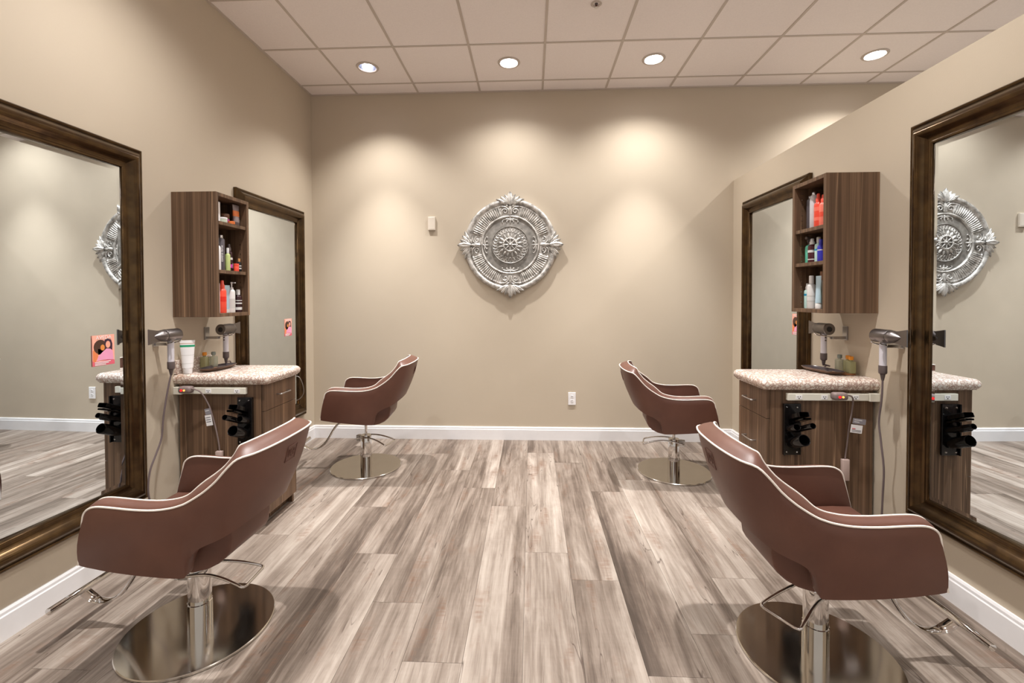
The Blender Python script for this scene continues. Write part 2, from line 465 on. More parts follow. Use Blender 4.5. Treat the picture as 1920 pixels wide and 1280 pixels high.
# ------------------------------------------------------------------ downlights
dl = {}
dl['trim_ring'] = MB().lathe([(.073, .004), (.094, .004), (.096, .0), (.093, -.004), (.076, -.006), (.072, 0), (.073, .004)], 48).mesh('trim_ring')
dl['reflector'] = MB().lathe([(.0725, .0), (.068, .06), (.055, .12), (.03, .16), (.028, .165), (.057, .122), (.07, .062), (.0745, 0), (.0725, 0)], 40).mesh('reflector')
dl['bulb'] = MB().lathe([(0, .048), (.02, .049), (.028, .056), (.030, .075), (.024, .11), (.018, .15), (0, .15)], 32).mesh('bulb')
dl['lamp_face'] = MB().lathe([(0, .004), (.045, .006), (.066, .012), (.068, .02), (.05, .09), (.02, .15), (0, .15)], 40).mesh('lamp_face')
DLAB = ['recessed downlight with visible faceted reflector, nearest the left wall', 'glowing round downlight second from the left wall, above the medallion',
        'glowing starlike downlight above the far right chair', 'glowing downlight beyond the low right partition, rightmost in the ceiling',
        'recessed downlight above the left foreground chair', 'recessed downlight above the floor between the foreground chairs', 'recessed downlight above the right foreground chair',
        'recessed downlight beyond the partition behind the near right mirror', 'recessed downlight nearest the entrance by the left wall', 'recessed downlight nearest the entrance over the aisle', 'recessed downlight nearest the entrance by the partition']
DHALF = [56, 68, 68, 68, 74, 66, 74, 70, 66, 66, 66]
DPOW = [1.25, .75, 1.35, 1.5, 1.05, .35, 1.05, 1.2, .6, .45, .6]
DSPILL = [.95, 1.1, .8, .9, 1.1, 1, 1.1, 1, 1, 1, 1]
for i, (x, y) in enumerate(LIGHTS):
    e = empty('downlight', (x, y, HC + .001))
    tag(e, DLAB[i], 'downlight', 'recessed ceiling downlights')
    meshobj('trim_ring', dl['trim_ring'], 'tbar', e)
    meshobj('reflector', dl['reflector'], 'reflector', e)
    meshobj('bulb', dl['bulb' if i == 0 else 'lamp_face'], 'lampglass', e)
    # each reflector lamp throws a strong central beam and a weaker wide spill
    for half, bl, pw in ((31, .9, BEAM), (DHALF[i], .8, SPILL * DSPILL[i])):
        ld = bpy.data.lights.new('lamp_light', 'SPOT'); ld.energy = LIGHT_POWER * DPOW[i] * pw
        ld.color = LIGHT_COL; ld.spot_size = math.radians(half * 2); ld.spot_blend = bl
        ld.shadow_soft_size = .035
        lo = bpy.data.objects.new('lamp_light', ld); lo.location = (0, 0, -.012); link(lo, e)

# fire sprinkler
sp = empty('ceiling_sprinkler', (.451, 3.125, HC + .004)); tag(sp, 'small recessed fire sprinkler in a ceiling tile at the top edge', 'sprinkler')
MB().lathe([(.02, .0), (.036, .0), (.038, -.003), (.034, -.006), (.022, -.004), (.02, 0)], 32).build('escutcheon', 'tbar', sp)
MB().cyl((0, 0, 0), (0, 0, -.012), .012, .009, 16).build('sprinkler_body', 'ddark', sp)
MB().cyl((0, 0, -.012), (0, 0, -.026), .004, .003, 12).build('bulb', colm('red_bulb', (110, 20, 14)), sp)
MB().cyl((0, 0, -.026), (0, 0, -.029), .013, None, 16).build('deflector', 'nickel', sp)

# ------------------------------------------------------------------ mirrors
FP = [(0, 0), (0, .022), (.003, .028), (.008, .031), (.013, .029), (.016, .026), (.022, .030), (.034, .044), (.046, .053), (.056, .056), (.066, .053), (.076, .044), (.084, .033), (.092, .0255), (.104, .023), (.110, .0235), (.113, .028), (.121, .028), (.126, .024), (.127, 0)]
def mirror(name, label, wx, s, y0, y1, z0, z1, lean=.0):
    e = empty(name, (wx, (y0 + y1) / 2, z0)); cy = (y0 + y1) / 2
    tag(e, label, 'mirror', 'tall framed station mirrors')
    def P(w_, d, yy, zz): return (s * (d + .001), yy - cy, zz - z0)
    W = FP[-1][0]
    for side in range(4):
        def fn(p, a):
            w_, d = p
            if side == 0: return P(w_, d, (y0 + w_) if a == 0 else (y1 - w_), z0 + w_)
            if side == 1: return P(w_, d, (y0 + w_) if a == 0 else (y1 - w_), z1 - w_)
            if side == 2: return P(w_, d, y0 + w_, (z0 + w_) if a == 0 else (z1 - w_))
            return P(w_, d, y1 - w_, (z0 + w_) if a == 0 else (z1 - w_))
        MB().prism(FP, fn, 0, 1).build('frame_rail', 'bronze', e, smooth=50)
    i0, i1 = W - .006, W + .022
    a0, a1, b0, b1 = y0 + i0 - cy, y1 - i0 - cy, i0, z1 - z0 - i0
    k = .028; g0, g1 = .0110, .0125
    vs = [(s * g0, a0, b0), (s * g0, a1, b0), (s * g0, a1, b1), (s * g0, a0, b1),
          (s * g1, a0 + k, b0 + k), (s * g1, a1 - k, b0 + k), (s * g1, a1 - k, b1 - k), (s * g1, a0 + k, b1 - k),
          (s * .005, a0, b0), (s * .005, a1, b0), (s * .005, a1, b1), (s * .005, a0, b1)]
    fs = [(4, 5, 6, 7), (0, 1, 5, 4), (1, 2, 6, 5), (2, 3, 7, 6), (3, 0, 4, 7), (8, 11, 10, 9), (0, 8, 9, 1), (1, 9, 10, 2), (2, 10, 11, 3), (3, 11, 8, 0)]
    vs = [(x + s * lean * y / a1, y, z) for x, y, z in vs]   # the pane sits slightly askew in its rebate
    MB().add(vs, fs).build('mirror_glass', 'mirror', e, smooth=0)
    return e
mirror('wall_mirror', 'tall bronze framed mirror behind the near left chair, cut off by the picture edge', XL, 1, 1.435, 2.412, .288, 2.232, .0085)
mirror('wall_mirror', 'tall bronze framed mirror on the left wall beside the back corner', XL, 1, 3.214, 4.191, .297, 2.230)
mirror('wall_mirror', 'tall bronze framed mirror behind the near right chair, cut off by the picture edge', XR, -1, 1.383, 2.360, .300, 2.268, .0085)
mirror('wall_mirror', 'tall bronze framed mirror on the right partition beside the back corner', XR, -1, 3.190, 4.158, .300, 2.268)

# small posters stuck on the mirrors (printed sheet 0.12 x 0.155)
def poster(label, wx, s, yc, zc):
    # local frame: u to the viewer's right, v up, n towards the room
    e = empty('mirror_poster', (wx + s * .0135, yc, zc)); tag(e, label, 'poster', 'small printed posters on the mirrors')
    ud = s  # on the left wall the viewer's right is +Y, on the right wall it is -Y
    def sheet(name, poly, mat, h):
        mb = MB().prism(poly, lambda p, a: (s * a, p[0] * ud, p[1]), h - .0006, h)
        return mb.build(name, mat, e, smooth=0)
    sheet('paper', [(-.059, -.077), (.059, -.077), (.059, .077), (-.059, .077)], colm('peach_print', (250, 178, 158)), .0006)
    def ell(cx, cy, rx, ry, n=20): return [(cx + rx * math.cos(2 * PI * i / n), cy + ry * math.sin(2 * PI * i / n)) for i in range(n)]
    sheet('printed_base', [(-.0585, -.0765), (.0585, -.0765), (.0585, -.056), (.02, -.05), (-.02, -.056), (-.0585, -.05)], colm('rose_print', (226, 98, 118)), .0009)
    sheet('printed_arm', [(-.056, -.05), (-.045, -.06), (-.030, -.03), (-.030, .0), (-.046, .012), (-.056, 0)], colm('orange_print', (232, 134, 84)), .0010)
    sheet('printed_hair', ell(-.018, .018, .034, .036), colm('hair_print', (74, 48, 38)), .0012)
    sheet('printed_hair', [(-.03, -.02), (-.005, -.02), (.0, .0), (-.03, .01)], colm('hair_print', (74, 48, 38)), .0012)
    sheet('printed_hair', [(.006, .052), (.022, .058), (.04, .05), (.047, .03), (.046, -.004), (.036, .004), (.01, .008), (.004, .03)], colm('hair2_print', (58, 34, 58)), .0013)
    sheet('printed_face', ell(-.006, .014, .011, .015), colm('face1_print', (226, 142, 70)), .0016)
    sheet('printed_face', ell(.023, .027, .0125, .018), colm('face2_print', (244, 172, 146)), .0016)
    sheet('printed_dress', [(-.036, -.052), (-.03, -.03), (-.005, -.008), (.014, .006), (.032, .004), (.048, -.008), (.052, -.054), (.0, -.048)], colm('pink_print', (238, 160, 196)), .0018)
    for yy, x1 in ((-.058, .036), (-.065, .026), (-.072, .01)):
        sheet('printed_line', [(-.048, yy - .0018), (x1, yy - .0018), (x1, yy + .0018), (-.048, yy + .0018)], 'white', .0020)
    me = text_mesh('AVEDA', .026)
    o = meshobj('lettering', me, 'white', e)
    o.matrix_local = Matrix(((0, 0, s, s * .0022), (ud, 0, 0, .0), (0, 1, 0, .064), (0, 0, 0, 1)))
    return e
poster('pink and orange poster on the near left mirror', XL + .0065, 1, 2.174, 1.150)
poster('pink and orange poster on the far left mirror', XL, 1, 3.912, 1.147)
poster('pink and orange poster on the far right mirror', XR, -1, 3.333, 1.208)

# ------------------------------------------------------------------ wall cabinets
def wall_cabinet(label, wx, s, y0, y1, dep, z0, z1, shelves):
    e = empty('wall_cabinet', (wx, (y0 + y1) / 2, z0)); cy = (y0 + y1) / 2
    tag(e, label, 'cabinet', 'open wall cabinets with hair products')
    t = .022
    def bx(name, d0, d1, ya, yb, za, zb, mat='walnut'):
        a, b = sorted((s * d0, s * d1))
        return MB().box(a, b, ya - cy, yb - cy, za - z0, zb - z0).build(name, mat, e, smooth=0, bevel=.0008, seg=1)
    bx('side_panel', .001, dep, y0, y0 + t, z0, z1); bx('side_panel', .001, dep, y1 - t, y1, z0, z1)
    bx('top_panel', .001, dep, y0 + t, y1 - t, z1 - t, z1); bx('bottom_panel', .001, dep, y0 + t, y1 - t, z0, z0 + t)
    bx('back_panel', .001, .008, y0 + t, y1 - t, z0 + t, z1 - t)
    for z in shelves: bx('shelf', .009, dep - .006, y0 + t + .0005, y1 - t - .0005, z - .021, z)
    pb = MB()
    zz = z0 + .06
    while zz < z1 - .04:
        if min(abs(zz - q) for q in shelves) > .012:
            pb.cyl((s * (dep - .045), y1 - t - cy - .0002, zz - z0), (s * (dep - .045), y1 - t - cy - .0022, zz - z0), .0028, None, 8)
        zz += .032
    tag(pb.build('shelf_pins', 'brass', e), kind='stuff')
    return e
wall_cabinet('dark walnut open shelf cabinet on the left wall', XL, 1, 2.64, 2.955, .282, 1.296, 2.060, [1.587, 1.888])
wall_cabinet('dark walnut open shelf cabinet on the right partition', XR, -1, 2.59, 2.912, .293, 1.317, 2.107, [1.617, 1.822])

# products: (kind, x, y, z, diameter, height, colours)
def product(label, cat, name, kind, x, y, z, dia, ht, body, cap='white', band=None, face=1, sz=1.0, cat_group=None):
    e = empty(name, (x, y, z)); tag(e, label, cat, cat_group)
    r = dia / 2
    def L(n_, prof, mat, sx=1, sy=1): return MB().lathe(prof, 24, sx=sx, sy=sy).build(n_, mat, e, smooth=50)
    if kind == 'can':
        L('body', [(0, 0), (r * .96, 0), (r, .003), (r, ht * .86), (r * .8, ht * .90), (0, ht * .90)], body)
        L('cap', [(r * .55, ht * .895), (r * .62, ht * .9), (r * .6, ht * .985), (r * .45, ht), (0, ht)], cap)
    elif kind in ('spray', 'bottle'):
        L('body', [(0, 0), (r * .95, 0), (r, .004), (r, ht * .66), (r * .9, ht * .71), (r * .45, ht * .76), (r * .42, ht * .78), (0, ht * .78)], body)
        if kind == 'spray':
            L('cap', [(r * .62, ht * .755), (r * .62, ht * .86), (r * .46, ht * .88), (r * .40, ht * .985), (r * .3, ht), (0, ht)], cap)
        else:
            L('cap', [(r * .55, ht * .765), (r * .55, ht * .985), (r * .48, ht), (0, ht)], cap)
    elif kind == 'pump':
        L('body', [(0, 0), (r * .95, 0), (r, .004), (r, ht * .68), (r * .85, ht * .73), (r * .4, ht * .77), (0, ht * .77)], body)
        pm = MB().lathe([(r * .5, ht * .765), (r * .5, ht * .82), (r * .2, ht * .83), (r * .2, ht * .95), (r * .34, ht * .96), (r * .34, ht), (0, ht)], 20)
        pm.build('pump_head', cap, e, smooth=50)
        MB().box(0 if face > 0 else -r * 1.3, r * 1.3 if face > 0 else 0, -r * .18, r * .18, ht * .965, ht * .995).build('spout', cap, e, smooth=0)
    elif kind == 'trigger':
        L('body', [(0, 0), (r * .95, 0), (r, .004), (r, ht * .6), (r * .85, ht * .68), (r * .4, ht * .72), (0, ht * .72)], body)
        tb = MB().lathe([(r * .42, ht * .71), (r * .42, ht * .82), (0, ht * .83)], 16)
        tb.tube(catmull([(0, 0, ht * .82), (0, 0, ht * .93), (face * r * .5, -r * .3, ht * .985), (face * r * 1.3, -r * .6, ht * .97)], 5), [r * .34] * 16, 10)
        tb.build('trigger_head', cap, e, smooth=50)
        MB().tube(catmull([(face * r * .6, -r * .3, ht * .95), (face * r * .8, -r * .4, ht * .86), (face * r * .6, -r * .3, ht * .8)], 4), r * .12, 8).build('trigger_lever', cap, e)
    elif kind == 'tube':    # stands on its cap, flat crimp on top, wide across y
        prof = []; mb = MB(); n = 24; rows = []
        for q in range(9):
            f = q / 8; z_ = ht * (.17 + .83 * f)
            hx = r * (.62 * (1 - f) + .06 * f); hy = r * (.72 * (1 - f) + 1.0 * f)
            rows.append([(hx * math.cos(2 * PI * i / n), hy * math.sin(2 * PI * i / n), z_) for i in range(n)])
        vs = [p for rw in rows for p in rw]; fs = []
        for k in range(8):
            for i in range(n): fs.append((k * n + i, k * n + (i + 1) % n, (k + 1) * n + (i + 1) % n, (k + 1) * n + i))
        fs += [tuple(range(n - 1, -1, -1)), tuple(range(8 * n, 9 * n))]
        mb.add(vs, fs).build('body', body, e, smooth=50)
        L('cap', [(r * .6, 0), (r * .62, .002), (r * .62, ht * .16), (r * .55, ht * .17), (0, ht * .17)], cap)
    elif kind == 'jar':
        L('body', [(0, 0), (r * .95, 0), (r, .003), (r, ht * .62), (r * .9, ht * .66), (0, ht * .66)], body)
        L('cap', [(r * 1.0, ht * .665), (r * 1.02, ht * .68), (r * 1.02, ht * .97), (r * .97, ht), (0, ht)], cap)
    elif kind == 'box':
        MB().box(-r * .7, r * .7, -r, r, 0, ht).build('body', body, e, smooth=0, bevel=.0015)
    if band:
        for bi, (z0, z1, mt) in enumerate(band):
            if kind == 'box': MB().box(-r * .705 - .0004, r * .705 + .0004, -r - .0004, r + .0004, ht * z0, ht * z1).build('label_band', mt, e, smooth=0)
            elif kind == 'tube':
                def rr(z_):
                    f = (z_ - .17) / .83; return r * (.62 * (1 - f) + .06 * f) + .0006, r * (.72 * (1 - f) + 1.0 * f) + .0006
                n = 24; vs = []
                for z_ in (z0, z1):
                    a, b = rr(z_); vs += [(a * math.cos(2 * PI * i / n), b * math.sin(2 * PI * i / n), ht * z_) for i in range(n)]
                MB().add(vs, [(i, (i + 1) % n, n + (i + 1) % n, n + i) for i in range(n)]).build('label_band', mt, e, smooth=50)
            else: MB().cyl((0, 0, ht * z0), (0, 0, ht * z1), r + .0005, None, 24, caps=False).build('label_band', mt, e, smooth=50)
    return e
coral = colm('coral_plastic', (242, 84, 62)); coral2 = colm('coral_light', (250, 128, 108)); dgrey = colm('dark_grey_can', (88, 82, 88), .25)
silverc = colm('silver_can', (206, 204, 208), .25); mint = colm('mint_plastic', (112, 214, 184)); mintp = colm('pale_mint', (196, 232, 226))
maroon = colm('maroon_bottle', (82, 34, 44), .2); blue = colm('royal_blue', (58, 58, 186)); ltblue = colm('pale_blue', (182, 208, 222))
lime = colm('lime_green', (198, 212, 138)); brownb = colm('brown_bottle', (58, 34, 38), .2); palew = colm('pale_white', (228, 226, 224))
tanp = colm('tan_plastic', (196, 150, 122)); corkc = colm('cork_cap', (206, 150, 92), .7); jarb = colm('brown_jar', (120, 84, 62), .3)
orangep = colm('orange_tin', (232, 128, 66)); greyt = colm('grey_tube', (146, 132, 132), .25); pinkp = colm('magenta_label', (214, 90, 190))
teal = colm('teal_band', (30, 150, 190)); green = colm('green_band', (30, 152, 108)); palegreen = colm('pale_green_jar', (214, 226, 208))
GL = 'hair products on the left wall cabinet shelves'; GR = 'hair products on the right wall cabinet shelves'
xL = -1.965
Z1, Z2, Z3 = 1.3185, 1.5875, 1.8885
product('white box at the near edge of the left cabinet top shelf', 'box', 'product_box', 'box', xL, 2.706, Z3, .05, .125, 'white', cat_group=GL)
product('low pale green jar with white lid on the left cabinet top shelf', 'jar', 'cosmetic_jar', 'jar', xL + .012, 2.762, Z3, .048, .034, palegreen, 'white', cat_group=GL)
product('brown jar with pink label on the left cabinet top shelf', 'jar', 'cosmetic_jar', 'jar', xL - .022, 2.826, Z3, .054, .068, jarb, jarb, [(.2, .5, pinkp)], cat_group=GL)
product('small flat orange tin in front of the brown jar, left cabinet', 'tin', 'product_tin', 'jar', xL + .034, 2.812, Z3, .038, .018, orangep, orangep, cat_group=GL)
product('grey flared tube with orange print on the left cabinet top shelf', 'tube', 'product_tube', 'tube', xL + .01, 2.890, Z3, .066, .138, greyt, 'ddark', [(.45, .72, orangep)], cat_group=GL)
product('white bottle at the near edge of the left cabinet middle shelf', 'bottle', 'product_bottle', 'bottle', xL + .01, 2.704, Z2, .044, .205, 'white', cat_group=GL)
can = product('tall dark grey spray can with white lettering, left cabinet middle shelf', 'spray can', 'spray_can', 'can', xL, 2.753, Z2, .046, .225, dgrey, 'nickel', cat_group=GL)
o = meshobj('lettering', text_mesh('control force', .019), 'white', can)
o.matrix_local = Matrix(((0, 0, .80, .0190), (0, 0, -.60, -.0142), (0, 0, 0, .095), (0, 0, 0, 1)))
vr = Vector((.80, -.60, 0)); vt = Vector((.60, .80, 0))
o.matrix_local = Matrix((( 0, -vt.x, vr.x, vr.x * .0236), (0, -vt.y, vr.y, vr.y * .0236), (1, 0, 0, .105), (0, 0, 0, 1)))
product('slim pale lime bottle on the left cabinet middle shelf', 'bottle', 'product_bottle', 'bottle', xL + .015, 2.798, Z2, .028, .147, lime, palew, cat_group=GL)
product('dark brown spray bottle with grey nozzle, left cabinet middle shelf', 'bottle', 'spray_bottle', 'spray', xL - .005, 2.838, Z2, .040, .176, brownb, 'ddark', [(.42, .5, palew), (.12, .25, pinkp)], cat_group=GL)
product('small black dropper bottle behind the coral pot, left cabinet', 'bottle', 'dropper_bottle', 'bottle', xL - .02, 2.876, Z2, .026, .108, 'blackm', 'blackm', [(.2, .5, palew)], cat_group=GL)
product('small coral red pot on the left cabinet middle shelf', 'jar', 'cosmetic_jar', 'jar', xL + .03, 2.858, Z2, .030, .050, coral, coral, cat_group=GL)
product('small black bottle with cork tan cap on the left cabinet', 'bottle', 'product_bottle', 'bottle', xL + .012, 2.914, Z2, .026, .088, 'blackm', corkc, [(.2, .3, palew), (.4, .48, palew)], cat_group=GL)
product('white box at the near edge of the left cabinet bottom shelf', 'box', 'product_box', 'box', xL, 2.693, Z1, .05, .186, 'white', cat_group=GL)
product('coral red spray bottle on the left cabinet bottom shelf', 'bottle', 'spray_bottle', 'spray', xL + .012, 2.745, Z1, .046, .205, coral, coral, [(.35, .5, colm('coral_deep', (226, 50, 36)))], cat_group=GL)
product('pale blue carton on the left cabinet bottom shelf', 'box', 'product_box', 'box', xL - .008, 2.797, Z1, .050, .176, ltblue, None, [(.0, .12, palew)], cat_group=GL)
product('pale pump bottle on the left cabinet bottom shelf', 'bottle', 'pump_bottle', 'pump', xL + .012, 2.834, Z1, .040, .197, palew, palew, [(.15, .45, colm('pale_grey', (206, 204, 200)))], cat_group=GL)
product('dark brown bottle with white cap on the left cabinet bottom shelf', 'bottle', 'product_bottle', 'bottle', xL + .006, 2.906, Z1, .046, .150, brownb, 'white', [(.50, .53, palew), (.36, .42, palew), (.1, .22, palew)], cat_group=GL)
xR = 1.722
Z1, Z2, Z3 = 1.3395, 1.6175, 1.8225
product('dark grey can with pale stripe, leftmost on the right cabinet top shelf', 'spray can', 'spray_can', 'can', xR + .01, 2.852, Z3, .046, .212, dgrey, 'nickel', cat_group=GR)
product('tall silver can on the right cabinet top shelf', 'spray can', 'spray_can', 'can', xR, 2.800, Z3, .050, .225, silverc, 'nickel', cat_group=GR)
product('coral red spray bottle beside the silver can, right cabinet', 'bottle', 'spray_bottle', 'spray', xR - .01, 2.747, Z3, .044, .202, coral, coral, [(.48, .6, coral2), (.2, .3, coral2)], cat_group=GR)
product('coral red bottle at the near edge of the right cabinet top shelf', 'bottle', 'spray_bottle', 'spray', xR - .01, 2.700, Z3, .044, .186, coral2, coral, [(.3, .45, coral)], cat_group=GR)
product('dark green capped bottle behind the coral bottles, right cabinet', 'bottle', 'product_bottle', 'bottle', xR + .06, 2.75, Z3, .044, .215, 'ddark', colm('dark_green', (50, 62, 52)), cat_group=GR)
product('mint bottle with brown trigger head on the right cabinet middle shelf', 'bottle', 'spray_bottle', 'trigger', xR + .008, 2.855, Z2, .050, .160, mint, 'ddark', face=-1, cat_group=GR)
product('maroon bottle with clear cap on the right cabinet middle shelf', 'bottle', 'product_bottle', 'spray', xR - .006, 2.808, Z2, .046, .148, maroon, palew, [(.42, .52, palew), (.12, .16, palew)], cat_group=GR)
product('pale mint bottle with grey cap on the right cabinet middle shelf', 'bottle', 'product_bottle', 'bottle', xR, 2.756, Z2, .042, .150, mintp, colm('pale_grey', (206, 204, 200)), [(.46, .53, teal)], cat_group=GR)
product('royal blue bottle on the right cabinet middle shelf', 'bottle', 'product_bottle', 'bottle', xR - .012, 2.717, Z2, .036, .132, blue, blue, [(.5, .54, palew)], cat_group=GR)
product('tan ribbed bottle at the near edge of the right cabinet middle shelf', 'bottle', 'product_bottle', 'bottle', xR, 2.674, Z2, .036, .120, tanp, tanp, [(.1, .3, palew)], cat_group=GR)
product('small pale mint bottle leftmost on the right cabinet bottom shelf', 'bottle', 'product_bottle', 'spray', xR, 2.862, Z1, .036, .154, mintp, palew, [(.5, .58, teal)], cat_group=GR)
product('white bottle with square cap on the right cabinet bottom shelf', 'bottle', 'product_bottle', 'bottle', xR - .006, 2.812, Z1, .048, .200, palew, 'white', [(.2, .24, colm('pale_grey', (206, 204, 200))), (.36, .39, colm('pale_grey', (206, 204, 200)))], cat_group=GR)
product('tall grey bottle behind the pale tube, right cabinet bottom shelf', 'bottle', 'product_bottle', 'bottle', xR + .045, 2.79, Z1, .046, .225, colm('pale_grey', (206, 204, 200)), tanp, cat_group=GR)
product('pale blue tube standing on its cap, right cabinet bottom shelf', 'tube', 'product_tube', 'tube', xR - .006, 2.745, Z1, .052, .196, ltblue, palew, cat_group=GR)
product('lime green tube at the near edge of the right cabinet bottom shelf', 'tube', 'product_tube', 'tube', xR, 2.680, Z1, .048, .190, lime, 'white', cat_group=GR)

# ------------------------------------------------------------------ vanity stations
def station(side, wx, s, y0, y1, dep, ztop):
    e = empty('vanity_cabinet', (wx, (y0 + y1) / 2, 0)); cy = (y0 + y1) / 2
    tag(e, f'dark walnut drawer cabinet under the {side} countertop', 'cabinet', 'walnut station cabinets')
    def bx(name, d0, d1, ya, yb, za, zb, mat='walnut', par=e, bev=.0008):
        a, b = sorted((s * d0, s * d1))
        return MB().box(a, b, ya - cy, yb - cy, za, zb).build(name, mat, par, smooth=0, bevel=bev, seg=1)
    f = dep - .021
    bx('side_panel', .017, f, y0, y0 + .02, .001, ztop - .06); bx('side_panel', .017, f, y1 - .02, y1, .001, ztop - .06)
    bx('carcass', .018, f - .004, y0 + .02, y1 - .02, .08, ztop - .061)
    bx('toe_kick', f - .05, f - .035, y0 + .02, y1 - .02, .001, .08)
    zs = [(.066, .386), (.389, .713), (.716, ztop - .064)]; hz = [.23, .552, .795]
    for (za, zb), zh in zip(zs, hz):
        d = bx('drawer_front', f + .001, dep, y0 + .002, y1 - .002, za, zb)
        yc = .012; hl = .058
        pts = catmull([(s * dep, yc - hl, zh), (s * (dep + .022), yc - hl, zh), (s * (dep + .028), yc - hl + .012, zh), (s * (dep + .030), yc, zh), (s * (dep + .028), yc + hl - .012, zh), (s * (dep + .022), yc + hl, zh), (s * dep, yc + hl, zh)], 4)
        MB().tube(pts, .0045, 8).build('handle', 'nickel', d)
    # countertop with rounded edge
    c = empty('countertop', (wx, cy, ztop - .06)); tag(c, f'speckled granite countertop on the {side} cabinet', 'countertop', 'granite station countertops')
    t = .06; r = .026
    def slab(inset, z): # plan outline with rounded room-side corners
        a0, a1 = y0 - .028 - cy + inset, y1 + .022 - cy - inset; d1 = dep + .034 - inset
        pts = [(s * .001, a0), (s * .001, a1)]
        for k in range(7):
            q = PI / 2 * k / 6; pts.append((s * (d1 - .02 + .02 * math.sin(q)), a1 - .02 + .02 * math.cos(q)))
        for k in range(7):
            q = PI / 2 * k / 6; pts.append((s * (d1 - .02 + .02 * math.cos(q)), a0 + .02 - .02 * math.sin(q)))
        return [(x, y, z) for x, y in pts]
    rings = [slab(.012, 0)] + [slab(r - r * math.sin(q), .03 - (.03) * math.cos(q)) for q in [PI * k / 8 for k in range(1, 8)]] + [slab(.026, .06)]
    n = len(rings[0]); vs = [p for rg in rings for p in rg]; fs = []
    for k in range(len(rings) - 1):
        for i in range(n): fs.append((k * n + i, k * n + (i + 1) % n, (k + 1) * n + (i + 1) % n, (k + 1) * n + i))
    fs += [tuple(range(n - 1, -1, -1)), tuple(range((len(rings) - 1) * n, len(rings) * n))]
    MB().add(vs, fs).build('slab', 'granite', c, smooth=50)
    if side == 'left':
        a, b = sorted((s * .001, s * .018)); MB().box(a, b, y0 - .02 - cy, y1 - .06 - cy, .0605, .145).build('backsplash', 'granite', c, smooth=0, bevel=.002)
    # power strip along the near side
    p = empty('power_strip', (wx, y0, ztop - .1)); tag(p, f'long off-white power strip under the {side} countertop', 'power strip', 'off-white power strips')
    za, zb = -.019, .020
    def pb(name, d0, d1, ya, yb, z0, z1, mat='offwhite', bev=.002):
        a, b = sorted((s * d0, s * d1)); return MB().box(a, b, ya, yb, z0, z1).build(name, mat, p, smooth=0, bevel=bev)
    pb('channel', .058, dep - .105, -.024, -.001, za, zb)
    pb('elbow_box', .0015, .056, -.030, -.001, za - .003, zb + .003)
    for d in ((.11, .22, .40) if side == 'left' else (.13, .30, .44)):
        oc = pb('outlet', d - .018, d + .018, -.0255, -.0235, -.012, .012, 'white', .001)
        for dx, w_, z_ in ((-.006, .0016, .003), (.006, .0016, .003), (0, .0026, -.006)):
            MB().box(s * d + dx - w_, s * d + dx + w_, -.0262, -.0254, z_ - .003, z_ + .003).build('slot', 'slot', oc, smooth=0)
    return e
station('left', XL, 1, 2.660, 3.020, .557, .945)
station('right', XR, -1, 2.598, 2.936, .606, .945)

# black hot tool holders on the near cabinet sides
def holder(side, xc, y, s):
    h = empty('tool_holder', (xc, y, .52)); tag(h, f'black glossy hot tool holder on the {side} cabinet', 'holder', 'hot tool holders')
    MB().box(-.049, .049, -.012, -.001, -.006, .285).build('back_plate', 'black', h, smooth=0, bevel=.002)
    MB().box(s * .047 - .004, s * .047 + .004, -.024, -.012, -.006, .285).build('plate_flange', 'black', h, smooth=0, bevel=.0015)
    for dx in (-.032, .026):
        for z in (.012, .265):
            MB().lathe([(.0, -.0035), (.004, -.003), (.0055, 0)], 12, c=(dx * 1, -.0122, z), axis='y').build('screw', 'chrome', h)
    def pipe(name, x, z, ln, r, sx=1.0, sz=1.0, tilt=24):
        a = math.radians(tilt); n = 28; vs = []
        ax = Vector((0, -math.cos(a), math.sin(a))); uu = Vector((1, 0, 0)); vv = Vector((0, math.sin(a), math.cos(a)))
        for q, rr in ((0, r), (ln, r), (ln + .001, r * .97), (ln, r * .90), (.01, r * .90)):
            for i in range(n):
                t = 2 * PI * i / n
                ct, st = math.cos(t), math.sin(t)
                if sx != sz:   # squarish slot
                    k = 1 / max(abs(ct), abs(st)) * .85
                    ct, st = ct * k, st * k
                vs.append(Vector((x, -.008, z)) + ax * q + uu * ct * rr * sx + vv * st * rr * sz)
        fs = []
        for k in range(4):
            for i in range(n): fs.append((k * n + i, k * n + (i + 1) % n, (k + 1) * n + (i + 1) % n, (k + 1) * n + i))
        fs.append(tuple(range(4 * n, 5 * n)))
        MB().add(vs, fs).build(name, 'black', h, smooth=45)
    pipe('flat_slot', -.004 * s, .205, .115, .026, 1.25, .62)
    pipe('flat_slot', -.012 * s, .178, .130, .020, 1.35, .30)
    pipe('barrel_tube', -.024 * s, .135, .165, .0155)
    pipe('barrel_tube', .022 * s, .137, .095, .0185)
    pipe('barrel_tube', -.002 * s, .062, .125, .031)
holder('left', -1.750, 2.657, 1)
holder('right', 1.478, 2.595, -1)

